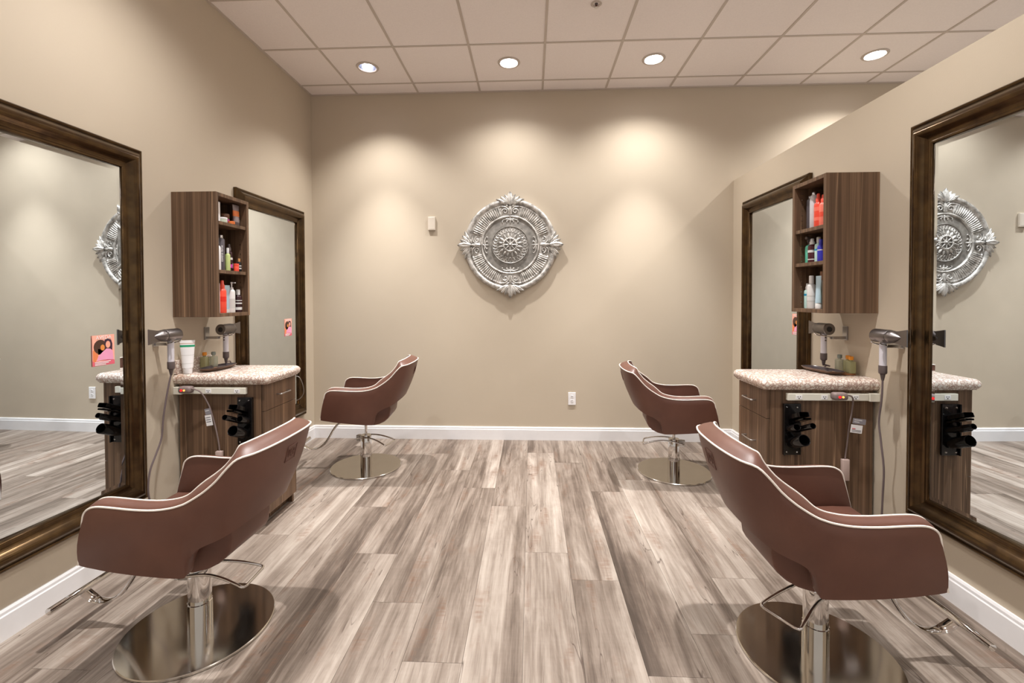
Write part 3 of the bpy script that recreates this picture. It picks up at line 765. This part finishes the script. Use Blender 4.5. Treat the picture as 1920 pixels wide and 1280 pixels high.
# plugs with cord and tags
def plug(side, x, y, cordpts, tags, box=None):
    p = empty('dryer_plug', (x, y, .86)); tag(p, f'taupe plug with red and amber buttons in the {side} power strip', 'plug', 'safety plugs with hanging cords')
    MB().box(-.039, .039, -.050, -.003, -.022, .020).build('plug_body', 'cord', p, smooth=60, bevel=.014, seg=3)
    MB().cyl((-.012, -.0495, -.002), (-.012, -.0525, -.002), .0075, None, 16).build('button', 'redlit', p)
    MB().cyl((.006, -.0495, -.002), (.006, -.0525, -.002), .0056, None, 16).build('button', 'amber', p)
    c = MB().tube(catmull([(a - x, b - y, z - .86) for a, b, z in cordpts], 6), .0042, 8).build('cord', 'cord', p)
    for (x0, z0, dx, dz, rot, mt, lines) in tags:
        tg = MB().box(0, dx, -.0006, .0006, -dz, 0).build('care_tag', mt, p, smooth=0, loc=(x0 - x, cordpts[1][1] - y - .006, z0 - .86), rot=(0, rot, 0))
        for i, (lm, zz, ln, hh) in enumerate(lines):
            MB().box(dx * .1, dx * ln, -.0011, -.0006, -dz * zz - hh, -dz * zz).build('printed_line', lm, tg, smooth=0)
    if box:
        a, b, z0, z1 = box
        MB().box(-.02, .02, -.011, .011, z1 - .86, z0 - .86).build('inline_box', colm('pinkish_taupe', (186, 164, 156)), p, smooth=50, bevel=.004, loc=(a - x, b - y, 0))
tgrey = colm('tag_grey', (140, 136, 142)); tw = 'white'; tred = colm('tag_red', (206, 50, 60)); tdk = colm('tag_print', (110, 108, 116))
plug('left', -2.089, 2.634, [(-2.06, 2.60, .868), (-2.005, 2.612, .845), (-1.975, 2.640, .76), (-1.955, 2.648, .68), (-1.93, 2.648, .58), (-1.915, 2.648, .48), (-1.912, 2.648, .36)],
     [(-1.976, .740, .034, .036, -.25, tgrey, [(tw, .3, .8, .003)]), (-1.974, .702, .040, .065, -.18, tw, [(tdk, .2, .85, .004), (tdk, .4, .8, .004), (tdk, .6, .85, .004)])],
     (-1.912, 2.642, .475, .40))
plug('right', 1.709, 2.572, [(1.74, 2.54, .868), (1.785, 2.550, .848), (1.803, 2.582, .76), (1.792, 2.586, .68), (1.782, 2.586, .58), (1.772, 2.586, .49), (1.772, 2.586, .36), (1.768, 2.586, .26), (1.75, 2.586, .14), (1.76, 2.586, .03)],
     [(1.785, .738, .070, .030, .13, tgrey, [(tw, .25, .7, .003), (tw, .6, .5, .003)]), (1.775, .703, .062, .045, .13, tw, [(tred, .45, .4, .004), (tdk, .62, .9, .003), (tdk, .78, .9, .003)])],
     (1.771, 2.584, .494, .373))

# ------------------------------------------------------------------ hair dryers on wall brackets
def dryer(label, wx, s, y, z, dirn, cord):
    d0 = .112; x = wx + s * d0
    e = empty('hair_dryer', (x, y, z)); tag(e, label, 'hair dryer', 'hair dryers hung on wall brackets')
    R_ = .036; k = dirn
    MB().lathe([(.017, -.052 * k), (.033, -.052 * k), (R_, -.049 * k), (R_, .044 * k), (.034, .048 * k), (.030, .049 * k), (.030, .044 * k), (.017, -.03 * k), (.017, -.052 * k)], 36, axis='y').build('barrel', 'dryer', e)
    MB().lathe([(.0165, -.0505 * k), (.0165, -.02 * k), (0, -.02 * k)], 24, axis='y').build('bore', 'blackm', e)
    MB().lathe([(.033, .049 * k), (.0335, .062 * k), (.028, .075 * k), (.012, .102 * k), (.002, .118 * k), (0, .119 * k)], 32, axis='y').build('nozzle_cone', 'dryer', e)
    bl = [(.060, -.030), (.060, .030), (.100, .033), (.150, .043), (.150, -.043), (.100, -.033)]
    MB().prism(bl, lambda p, a: (a, p[0] * k, p[1]), -.0035, .0035).build('nozzle_blade', 'dryer', e, smooth=0, bevel=.001)
    h = MB().lathe([(0, -.036), (.0165, -.034), (.0165, -.155), (.0, -.155)], 24).build('handle', 'dgrip', e)
    MB().lathe([(.0, -.1535), (.0182, -.1535), (.0188, -.158), (.0188, -.190), (.017, -.196), (.012, -.199), (.006, -.232), (.0, -.232)], 24).build('handle_base', 'ddark', e)
    MB().cyl((0, -k * .0155, -.055), (0, -k * .0185, -.055), .005, None, 12).build('switch', 'ddark', e)
    MB().cyl((0, -k * .0155, -.072), (0, -k * .0185, -.072), .005, None, 12).build('switch', 'ddark', e)
    pts = catmull([(0, 0, -.225)] + [(a - x, b - y, c - z) for a, b, c in cord], 8)
    MB().tube(pts, .0046, 8).build('cord', 'cordd', e)
    b = empty('dryer_bracket', (wx, y, z)); tag(b, 'metal wall bracket holding the ' + label.split(' with ')[0], 'bracket', 'hair dryer wall brackets')
    def bx(nm, d0_, d1_, ya, yb, za, zb, mt='nickel', bev=.0015):
        a_, c_ = sorted((s * d0_, s * d1_)); MB().box(a_, c_, ya, yb, za, zb).build(nm, mt, b, smooth=0, bevel=bev)
    yy = -k * .035 if k > 0 else .02
    bx('wall_plate', .001, .010, yy - .02, yy + .02, -.068, .018)
    bx('arm', .010, d0 - .022, yy - .012, yy + .012, -.062, -.045)
    fk = MB()
    for sg in (-1, 1):
        fk.tube(catmull([(s * (d0 - .026), yy * .4, -.050), (s * d0, sg * .024, -.046), (s * (d0 + .028), sg * .024, -.040), (s * (d0 + .040), sg * .030, -.030)], 5), .004, 8)
    fk.build('fork', 'chrome', b)
dryer('hair dryer nearest the left big mirror with nozzle towards the viewer', XL, 1, 2.487, 1.200, -1, [(-2.085, 2.465, .88), (-2.09, 2.440, .742), (-2.09, 2.424, .625), (-2.09, 2.387, .547), (-2.09, 2.347, .473), (-2.09, 2.331, .391), (-2.09, 2.337, .315), (-2.09, 2.37, .22), (-2.09, 2.42, .10), (-2.07, 2.44, .012)])
dryer('hair dryer on the far side of the left counter with open bore to the viewer', XL, 1, 2.952, 1.200, 1, [(-2.10, 2.995, .972), (-2.115, 3.045, .965), (-2.12, 3.062, .90), (-2.13, 3.07, .6), (-2.14, 3.08, .2), (-2.12, 3.1, .01)])
dryer('hair dryer nearest the right big mirror with nozzle towards the viewer', XR, -1, 2.408, 1.205, -1, [(1.832, 2.408, .87), (1.83, 2.421, .753), (1.83, 2.405, .645), (1.83, 2.385, .512), (1.83, 2.39, .37), (1.83, 2.395, .256), (1.83, 2.40, .10), (1.81, 2.40, .012)])
dryer('hair dryer on the far side of the right counter with open bore to the viewer', XR, -1, 2.880, 1.210, 1, [(1.885, 2.90, .972), (1.895, 2.955, .962), (1.88, 2.97, .90), (1.89, 2.99, .6), (1.89, 3.0, .2), (1.87, 3.02, .01)])

# ------------------------------------------------------------------ counter things
ZC = .9455
lot = product('white tube with green band standing on the left countertop', 'tube', 'lotion_tube', 'tube', -2.128, 2.672, ZC + .001, .080, .205, 'white', 'white', [(.80, .86, green), (.90, .915, tanp), (.55, .56, colm('pale_grey', (206, 204, 200))), (.30, .31, colm('pale_grey', (206, 204, 200)))]); lot.rotation_euler = (0, 0, math.radians(-62))
def tray(label, x, y, rot):
    e = empty('oblong_tray', (x, y, ZC), rot); tag(e, label, 'tray', 'dark oblong trays')
    n = 40
    def ring(a, b, z): # superellipse
        out = []
        for i in range(n):
            t = 2 * PI * i / n; c, s_ = math.cos(t), math.sin(t)
            out.append((math.copysign(abs(c) ** .7, c) * a, math.copysign(abs(s_) ** .7, s_) * b, z))
        return out
    rows = [ring(.105, .036, 0), ring(.128, .050, .008), ring(.142, .060, .021), ring(.139, .057, .022), ring(.126, .047, .012), ring(.10, .032, .0075)]
    def skin(rs, c0=False, c1=False):
        vs = [p for r_ in rs for p in r_]; fs = []
        for k in range(len(rs) - 1):
            for i in range(n): fs.append((k * n + i, k * n + (i + 1) % n, (k + 1) * n + (i + 1) % n, (k + 1) * n + i))
        if c0: fs.append(tuple(range(n - 1, -1, -1)))
        if c1: fs.append(tuple(range((len(rs) - 1) * n, len(rs) * n)))
        return MB().add(vs, fs)
    skin(rows[:4], c0=True).build('outer_rim', 'trayrim', e, smooth=60)
    skin(rows[3:], c1=True).build('inner_dish', 'slate', e, smooth=60)
tray('dark oblong tray on the left countertop', -2.054, 2.840, PI / 2 - .03)
tray('dark oblong tray on the right countertop', 1.800, 2.835, PI / 2 + .16)
def glass_bottle(label, x, y, capm, gcol, grp):
    e = empty('glass_bottle', (x, y, ZC + .009)); tag(e, label, 'bottle', grp)
    MB().box(-.019, .019, -.019, .019, 0, .072).build('glass_body', gcol, e, smooth=60, bevel=.006, seg=3)
    MB().lathe([(.008, .072), (.0085, .080), (.0, .080)], 16).build('neck', gcol, e)
    MB().lathe([(.0, .080), (.0125, .080), (.0128, .082), (.0128, .099), (.011, .101), (0, .101)], 24).build('cap', capm, e)
gA = colm('clear_oil', (206, 204, 160), .08); gB = colm('clear_lotion', (212, 212, 190), .08)
for mm in (gA, gB):
    b_ = mm.node_tree.nodes['Principled BSDF']; b_.inputs['Transmission Weight'].default_value = .55; b_.inputs['IOR'].default_value = 1.2
oc = colm('orange_cap', (226, 142, 34)); gc = colm('grey_cap', (122, 128, 120))
def trivet(label, x, y, r=.062):
    e = MB().lathe([(0, 0), (r - .002, 0), (r, .002), (r, .007), (r - .002, .009), (0, .009)], 40).build('cork_trivet', 'cork', loc=(x, y, ZC)); tag(e, label, 'trivet', 'round cork trivets')
trivet('round cork trivet under the bottles on the left countertop', -2.128, 2.862, .045)
trivet('round cork trivet under the bottles on the right countertop', 1.888, 2.775, .058)
glass_bottle('small glass bottle with orange cap on the left countertop', -2.150, 2.845, oc, gA, 'small glass bottles left')
glass_bottle('small glass bottle with grey cap on the left countertop', -2.112, 2.876, gc, gB, 'small glass bottles left')
glass_bottle('small glass bottle with grey cap on the right countertop', 1.895, 2.822, gc, gB, 'small glass bottles right')
glass_bottle('small glass bottle with orange cap at the back on the right countertop', 1.915, 2.778, oc, gA, 'small glass bottles right')
glass_bottle('small glass bottle with orange cap and label nearest on the right countertop', 1.902, 2.735, oc, gA, 'small glass bottles right')

# thin wire loop hanging behind the left cabinet
wr = MB().tube(catmull([(-1.66, 3.026, .868), (-1.62, 3.04, .86), (-1.60, 3.055, .80), (-1.60, 3.06, .74), (-1.63, 3.05, .70), (-1.68, 3.03, .695)], 6), .0022, 6).build('hanging_wire', 'nickel')
tag(wr, 'thin looped wire behind the far edge of the left cabinet', 'wire')

# ------------------------------------------------------------------ back wall things
st = empty('wall_sensor', (-.98, D, 2.14)); tag(st, 'small almond wall sensor left of the medallion', 'sensor')
MB().box(-.036, .036, -.022, -.0005, -.066, .066).build('sensor_body', 'almond', st, smooth=0, bevel=.004)
MB().box(-.028, .028, -.0235, -.021, -.056, .060).build('front_cover', 'almond', st, smooth=0, bevel=.001)
ot = empty('wall_outlet', (.400, D, .412)); tag(ot, 'white duplex wall outlet low on the back wall', 'outlet')
MB().box(-.037, .037, -.009, -.0005, -.062, .062).build('cover_plate', 'white', ot, smooth=0, bevel=.003)
for zc in (.021, -.021):
    rc = MB().lathe([(0, -.011), (.015, -.011), (.0165, -.0095), (.0165, -.008)], 24, c=(0, 0, zc), axis='y').build('receptacle', 'white', ot)
    for dx, dz, hh in ((-.006, .004, .0045), (.006, .004, .0035), (0, -.007, .003)):
        MB().box(dx - .0017, dx + .0017, -.0118, -.0108, zc + dz - hh, zc + dz + hh).build('slot', 'slot', rc, smooth=0)

# carved medallion
md = empty('wall_medallion', (-.203, D, 1.922)); tag(md, 'large round carved silver medallion on the back wall', 'wall art')
def polar(name, r0, r1, nr, na, hf, mat, back=None):
    vs = []; fs = []
    for i in range(nr + 1):
        r = r0 + (r1 - r0) * i / nr
        for j in range(na):
            t = 2 * PI * j / na; vs.append((r * math.sin(t), -hf(r, t), r * math.cos(t)))
    for i in range(nr):
        for j in range(na): fs.append((i * na + j, i * na + (j + 1) % na, (i + 1) * na + (j + 1) % na, (i + 1) * na + j))
    # skirt back to the wall
    b = len(vs)
    for j in range(na):
        t = 2 * PI * j / na; vs.append((r1 * math.sin(t), -.002, r1 * math.cos(t)))
    for j in range(na): fs.append((nr * na + j, nr * na + (j + 1) % na, b + (j + 1) % na, b + j))
    return MB().add(vs, fs).build(name, mat, md, smooth=60)
def bumpf(x, c, w_): 
    q = (x - c) / w_; return math.sqrt(max(0, 1 - q * q))
def axd(t): # angular distance to the nearest axis
    a = t % (PI / 2); return min(a, PI / 2 - a)
def h_rim(r, t): return .022 + .026 * bumpf(r, .427, .026) + .007 * bumpf(r, .396, .008)
def h_flute(r, t):
    f = (r - .288) / (.392 - .288); env = max(0, min(1, (axd(t) - .28) / .06)) * math.sin(PI * min(1, max(0, f))) ** .35
    fl_ = abs(math.sin(t * 54)); return .024 + .006 * f + env * (.016 * fl_ ** .7) + .006 * bumpf(r, .385, .008)
def h_ring(r, t): return .026 + .016 * bumpf(r, .278, .011)
def h_field(r, t): return .026 + .004 * (1 - (r - .18) / .09)
def h_ros(r, t): return .034 + .020 * math.cos(min(1, r / .182) * PI / 2) + .010 * bumpf(r, .178, .006)
def leafmesh(mb, base, ang, ln, wd, hgt, z0):
    # pointed half-ellipsoid leaf with midrib groove, in the wall plane
    ca, sa = math.sin(ang), math.cos(ang); n1, n2 = 10, 8; vs = []; fs = []
    for i in range(n1 + 1):
        f = i / n1; ww = wd * math.sin(PI * (f * .82 + .12)) ** .8 * (1 if f < .98 else .4)
        for j in range(n2 + 1):
            g = -1 + 2 * j / n2
            hh = z0 + hgt * (1 - g * g) ** .6 * (.4 + .6 * math.sin(PI * (f * .8 + .15))) - (.3 * hgt if abs(g) < .1 else 0)
            px, pz = base[0] + ca * ln * f + sa * ww * g, base[1] + sa * ln * f - ca * ww * g
            vs.append((px, -hh, pz))
    for i in range(n1):
        for j in range(n2): fs.append((i * (n2 + 1) + j, i * (n2 + 1) + j + 1, (i + 1) * (n2 + 1) + j + 1, (i + 1) * (n2 + 1) + j))
    mb.add(vs, fs)
polar('outer_rim', .392, .453, 14, 160, h_rim, 'silver')
polar('fluted_band', .286, .394, 12, 704, h_flute, 'silver')
polar('inner_ring', .266, .290, 10, 120, h_ring, 'silver')
polar('plain_field', .176, .268, 4, 120, h_field, 'pewter')
polar('rosette', .0005, .184, 40, 96, h_ros, 'pewter')
def hr(r): return h_ros(r, 0)
lp_ = MB()
for k in range(32):     # loops around the rosette
    a = 2 * PI * k / 32; ca, sa = math.sin(a), math.cos(a); pts = []
    for q in range(14):
        b = 2 * PI * q / 14; rr = .146 + .021 * math.cos(b); tt = .0105 * math.sin(b)
        pts.append((rr * ca + tt * sa, -(hr(rr) + .001), rr * sa - tt * ca))
    lp_.tube(pts, .0036, 6, closed=True)
lp_.build('loop_petals', 'silver', md, smooth=60)
lv_ = MB()
for k in range(16):
    a = 2 * PI * (k + .5) / 16
    leafmesh(lv_, (.070 * math.sin(a), .070 * math.cos(a)), a, .050, .011, .012, .048)
lv_.build('leaf_petals', 'silver', md, smooth=60)
hb = MB()
for R__, rr in ((.062, .006), (.022, .004)):
    hb.tube([(R__ * math.cos(2 * PI * q / 36), -.058, R__ * math.sin(2 * PI * q / 36)) for q in range(36)], rr, 8, closed=True)
for k in range(8):
    a = 2 * PI * k / 8; hb.tube([(.020 * math.sin(a), -.058, .020 * math.cos(a)), (.060 * math.sin(a), -.058, .060 * math.cos(a))], .0052, 8)
for k in range(24):
    a = 2 * PI * k / 24; hb.lathe([(.0085, -.050), (.006, -.060), (0, -.063)], 10, c=(.070 * math.sin(a), 0, .070 * math.cos(a)), axis='y')
hb.lathe([(.017, -.052), (.015, -.062), (.008, -.067), (0, -.068)], 20, axis='y')
hb.build('hub', 'silver', md, smooth=60)
fin = MB()
leafmesh(fin, (0, .385), 0, .132, .034, .026, .040)
for sg in (-1, 1):
    leafmesh(fin, (sg * .010, .395), sg * .42, .104, .021, .020, .038)
    leafmesh(fin, (sg * .016, .395), sg * .80, .108, .022, .020, .037)
    leafmesh(fin, (sg * .022, .395), sg * 1.15, .115, .022, .020, .036)
    leafmesh(fin, (sg * .055, .425), sg * 1.35, .085, .014, .016, .036)
    leafmesh(fin, (sg * .010, .372), sg * 1.2, .055, .014, .014, .034)
leafmesh(fin, (0, .292), 0, .110, .018, .020, .036)
for sg in (-1, 1):
    pts = []
    for q in range(26):
        a = q / 25 * 2.2 * PI; rr = .030 * (1 - q / 25 * .75)
        pts.append((sg * (.050 + rr * math.cos(a) * 1.0), -.040, .325 + rr * math.sin(a) * .9))
    fin.tube(pts, [.0075 - .003 * q / 25 for q in range(26)], 8)
    fin.tube(catmull([(sg * .012, -.038, .300), (sg * .018, -.042, .34), (sg * .045, -.042, .368), (sg * .085, -.040, .372)], 5), .0065, 8)
finm = fin.mesh('finial', 60)
sc = MB()   # little scrolls inside the ring
for sg in (-1, 1):
    sc.tube(catmull([(0, -.032, .246), (sg * .02, -.034, .252), (sg * .045, -.034, .250), (sg * .072, -.033, .238), (sg * .080, -.033, .226), (sg * .070, -.033, .222)], 5), [.006] * 10 + [.004] * 16, 8)
    sc.tube(catmull([(sg * .01, -.033, .244), (sg * .03, -.034, .236), (sg * .036, -.033, .226), (sg * .028, -.033, .222)], 4), .0045, 8)
for zz, rr in ((.258, .011), (.240, .010), (.224, .007), (.211, .004)):
    sc.lathe([(rr, -.028), (rr * .8, -.036), (0, -.040)], 14, c=(0, 0, zz), axis='y')
scm = sc.mesh('scroll_ornament', 60)
for k in range(4):
    meshobj('finial', finm, 'silver', md, rot=(0, k * PI / 2, 0))
    meshobj('scroll_ornament', scm, 'silver', md, rot=(0, k * PI / 2, 0))

# ------------------------------------------------------------------ salon chairs
HALF = [((.243, .262, .600), (.282, .243, .424)), ((.237, .262, .628), (.272, .244, .421)), ((.220, .263, .646), (.250, .245, .417)),
        ((.190, .264, .656), (.215, .246, .412)), ((.137, .266, .656), (.160, .246, .403)), ((.041, .268, .650), (.060, .244, .391)),
        ((-.040, .268, .650), (-.030, .238, .381)), ((-.100, .267, .658), (-.095, .231, .375)), ((-.130, .266, .666), (-.121, .228, .378)),
        ((-.150, .266, .673), (-.130, .229, .410)), ((-.170, .265, .683), (-.142, .231, .445)), ((-.195, .264, .698), (-.160, .232, .474)),
        ((-.230, .263, .722), (-.190, .230, .495)), ((-.270, .262, .757), (-.230, .222, .511)), ((-.310, .258, .803), (-.262, .205, .524)),
        ((-.345, .248, .836), (-.287, .175, .537)), ((-.385, .213, .845), (-.305, .135, .548)), ((-.410, .150, .851), (-.318, .090, .556)),
        ((-.424, .075, .855), (-.325, .045, .561)), ((-.427, 0, .856), (-.327, 0, .563))]
tops = [Vector(a) for a, b in HALF]; bots = [Vector(b) for a, b in HALF]
tops += [Vector((v.x, -v.y, v.z)) for v in reversed(tops[:-1])]; bots += [Vector((v.x, -v.y, v.z)) for v in reversed(bots[:-1])]
K = 3
tops = catmull(tops, K); bots = catmull(bots, K); NS = len(tops); MID = NS // 2
def backness(i): # 0 on the arms, 1 at the middle of the back
    f = 1 - abs(i - MID) / MID; return max(0, min(1, (f - .42) / .42))
def nrm(i):
    tg = tops[min(i + 1, NS - 1)] - tops[max(i - 1, 0)]; tg.z = 0
    if tg.length < 1e-6 or i < 4 or i > NS - 5: return Vector((0, -1 if i < MID else 1, 0))
    tg.normalize(); return Vector((tg.y, -tg.x, 0)) * (1 if True else 1)
NRM = []
for i in range(NS):
    n_ = nrm(i); c_ = Vector((0, 0, 0)) - Vector((tops[i].x, tops[i].y, 0))
    if n_.dot(c_) < 0: n_ = -n_
    NRM.append(n_)
NRM = [sum((NRM[min(max(i + q, 0), NS - 1)] for q in (-2, -1, 0, 1, 2)), Vector((0, 0, 0))).normalized() for i in range(NS)]
inner = []; innerb = []
for i in range(NS):
    b = backness(i); th = .046 + .022 * b
    f_ = 1 - abs(i - MID) / MID; lift = .020 * math.exp(-((f_ - .60) / .14) ** 2)   # the rim rolls up where arm meets back
    inner.append(tops[i] + NRM[i] * th + Vector((0, 0, .015 + .012 * b + lift)))
    innerb.append(bots[i] + NRM[i] * (.036 + .02 * b) + Vector((0, 0, .004)))
def seat_w(x, z):   # the seat bowl narrows towards the rear and underneath
    q = max(0, min(1, (-.02 - x) / .22)); return (1 - .34 * q ** 1.4) * (1 - .10 * max(0, min(1, (.43 - z) / .08)))
def chair_meshes():
    rings = []
    for i in range(NS):
        o_t, o_b, i_t, i_b, n_ = tops[i], bots[i], inner[i], innerb[i], NRM[i]
        rg = []
        for q in range(7):
            f = q / 6; p = o_b.lerp(o_t, f) - n_ * (.012 * math.sin(PI * f)); rg.append(p)
        rg.append(o_t.lerp(i_t, .3) + Vector((0, 0, .006))); rg.append(o_t.lerp(i_t, .7) + Vector((0, 0, .006)))
        for q in range(6):
            f = q / 5; p = i_t.lerp(i_b, f) - n_ * (-.006 * math.sin(PI * f)); rg.append(p)
        rings.append(rg)
    n = len(rings[0]); vs = [p for rg in rings for p in rg]; fs = []
    for i in range(NS - 1):
        for k in range(n): fs.append((i * n + k, i * n + (k + 1) % n, (i + 1) * n + (k + 1) % n, (i + 1) * n + k))
    # gently domed front caps
    for i, fl_ in ((0, 1), (NS - 1, -1)):
        c_ = sum((Vector(p) for p in rings[i]), Vector((0, 0, 0))) / n + Vector((.008, 0, 0))
        b = len(vs); vs.append(c_)
        for k in range(n): fs.append((i * n + k, i * n + (k + 1) % n, b))
    Mh = {}
    Mh['shell'] = MB().add(vs, fs).mesh('shell', 60)
    def edge(a, b): # front bottom up, along the rim, down the other front
        f0 = [b[0].lerp(a[0], q / 5) for q in range(5)]; f1 = [a[-1].lerp(b[-1], q / 5) for q in range(1, 6)]
        return f0 + list(a) + f1
    Mh['outer_piping'] = MB().tube(edge(tops, bots), .0038, 8).mesh('outer_piping')
    Mh['inner_piping'] = MB().tube(edge(inner, innerb), .0038, 8).mesh('inner_piping')
    prof = [(.250, .510), (.268, .500), (.278, .470), (.268, .412), (.200, .395), (.060, .372), (-.03, .359), (-.106, .353), (-.150, .360), (-.187, .377), (-.214, .400), (-.228, .425), (-.236, .475), (-.230, .520), (-.212, .535), (-.18, .520), (-.10, .506), (.06, .504), (.18, .510)]
    Mh['seat'] = MB().prism([(x, z) for x, z in prof], lambda p, a: (p[0], a * seat_w(p[0], p[1]), p[1]), -.200, .200).mesh('seat', 50, bevel=.014, seg=3)
    Mh['piston'] = MB().cyl((0, 0, .20), (0, 0, .356), .0115, None, 20).add([], []).mesh('piston')
    Mh['mount_plate'] = MB().box(-.08, .10, -.07, .07, .338, .352).mesh('mount_plate', 0, bevel=.004)
    Mh['post'] = MB().lathe([(.0465, .012), (.0465, .118), (.0435, .120), (.0435, .262), (.041, .268), (.014, .270), (0, .270)], 40).mesh('post')
    Mh['base_plate'] = MB().lathe([(0, .001), (.281, .001), (.283, .003), (.283, .009), (.280, .012), (0, .0135)], 96).mesh('base_plate', 25)
    pj = MB().box(.030, .084, -.020, .020, .215, .262)
    Mh['pump_housing'] = pj.mesh('pump_housing', 0, bevel=.004)
    lp = catmull([(.075, .040, .236), (.02, .050, .252), (-.06, .050, .260), (-.13, .058, .253), (-.19, .068, .238), (-.226, .074, .226)], 6)
    ed = [Vector((-.234, .070, .223)), Vector((-.238, .058, .222)), Vector((-.238, -.058, .222)), Vector((-.234, -.070, .223))]
    Mh['pump_lever'] = MB().tube(list(lp) + ed + [Vector((p.x, -p.y, p.z)) for p in reversed(lp)], .0058, 10).mesh('pump_lever')
    fp = catmull([(.06, 0, .347), (.17, 0, .344), (.222, 0, .330), (.262, 0, .285), (.303, 0, .215), (.345, 0, .158), (.386, 0, .129), (.430, 0, .118), (.475, 0, .125), (.515, 0, .152)], 6)
    NF = len(fp)
    Mh['footrest'] = MB().tube(fp, [.0085 - .0025 * min(1, max(0, i / NF - .5) / .3) for i in range(NF)], 12, flat=((0, 1, 0), [1 + 3.2 * min(1, max(0, i / NF - .60) / .3) for i in range(NF)])).mesh('footrest')
    Mh['crossbar'] = MB().cyl((.522, -.145, .166), (.522, .145, .166), .0135, None, 24).mesh('crossbar', bevel=.002)
    # stamped mark on the back: square outline with two letters
    return Mh
CM = chair_meshes()
def stamp(parent):
    # on the outer back surface, upper middle; the surface leans, so follow it
    i = MID; P = lambda u, v: None
    def pt(y, f):
        # find station whose interpolated y matches
        best = min(range(NS), key=lambda j: abs(bots[j].lerp(tops[j], f).y - y) if backness(j) > .6 else 9)
        p = bots[best].lerp(tops[best], f) - NRM[best] * (.012 * math.sin(PI * f) + .0020); p.y = y; return p
    e = MB(); yc = 0
    for (a, b) in (((-.035, .62), (.035, .62)), ((.035, .62), (.035, .84)), ((.035, .84), (-.035, .84)), ((-.035, .84), (-.035, .62)),
                   ((-.018, .68), (-.018, .79)), ((-.018, .79), (-.004, .79)), ((-.018, .735), (-.006, .735)), ((-.018, .68), (-.004, .68)),
                   ((.004, .68), (.004, .79)), ((.004, .79), (.012, .72)), ((.012, .72), (.020, .79)), ((.020, .79), (.020, .68))):
        pts = [pt(a[0] + (b[0] - a[0]) * q / 6, a[1] + (b[1] - a[1]) * q / 6) for q in range(7)]
        e.tube(pts, .0013, 6)
    return e.mesh('stamped_mark')
colm('dark_leather_stamp', (96, 60, 49), .5)
SM = stamp(None)
def salon_chair(label, x, y, rot, dz, lever):
    e = empty('salon_chair', (x, y, 0), rot); tag(e, label, 'chair', 'brown leather salon chairs')
    up_ = (0, 0, dz)
    sh = meshobj('shell', CM['shell'], 'leather', e, up_)
    meshobj('stamped_mark', SM, 'dark_leather_stamp', sh)
    meshobj('outer_piping', CM['outer_piping'], 'piping', e, up_); meshobj('inner_piping', CM['inner_piping'], 'piping', e, up_)
    meshobj('seat', CM['seat'], 'leather', e, up_); meshobj('mount_plate', CM['mount_plate'], 'blackm', e, up_)
    meshobj('piston', CM['piston'], 'chrome', e, up_)
    meshobj('post', CM['post'], 'chrome', e); meshobj('base_plate', CM['base_plate'], 'brushed', e)
    meshobj('pump_housing', CM['pump_housing'], 'nickel', e, rot=(0, 0, lever))
    meshobj('pump_lever', CM['pump_lever'], 'chrome', e, rot=(0, 0, lever))
    f = meshobj('footrest', CM['footrest'], 'chrome', e, up_); meshobj('crossbar', CM['crossbar'], 'chrome', f)
salon_chair('brown leather salon chair with white piping at the far left by the back wall', -1.380, 3.653, math.radians(184.7), .036, math.radians(-20))
salon_chair('brown leather salon chair with white piping at the far right by the back wall', 1.150, 3.636, math.radians(-6.6), -.008, math.radians(-11))
salon_chair('brown leather salon chair with white piping in the left foreground', -1.421, 1.832, math.radians(179.6), -.014, math.radians(2))
salon_chair('brown leather salon chair with white piping in the right foreground', 1.124, 1.796, math.radians(-1.1), -.008, math.radians(31))
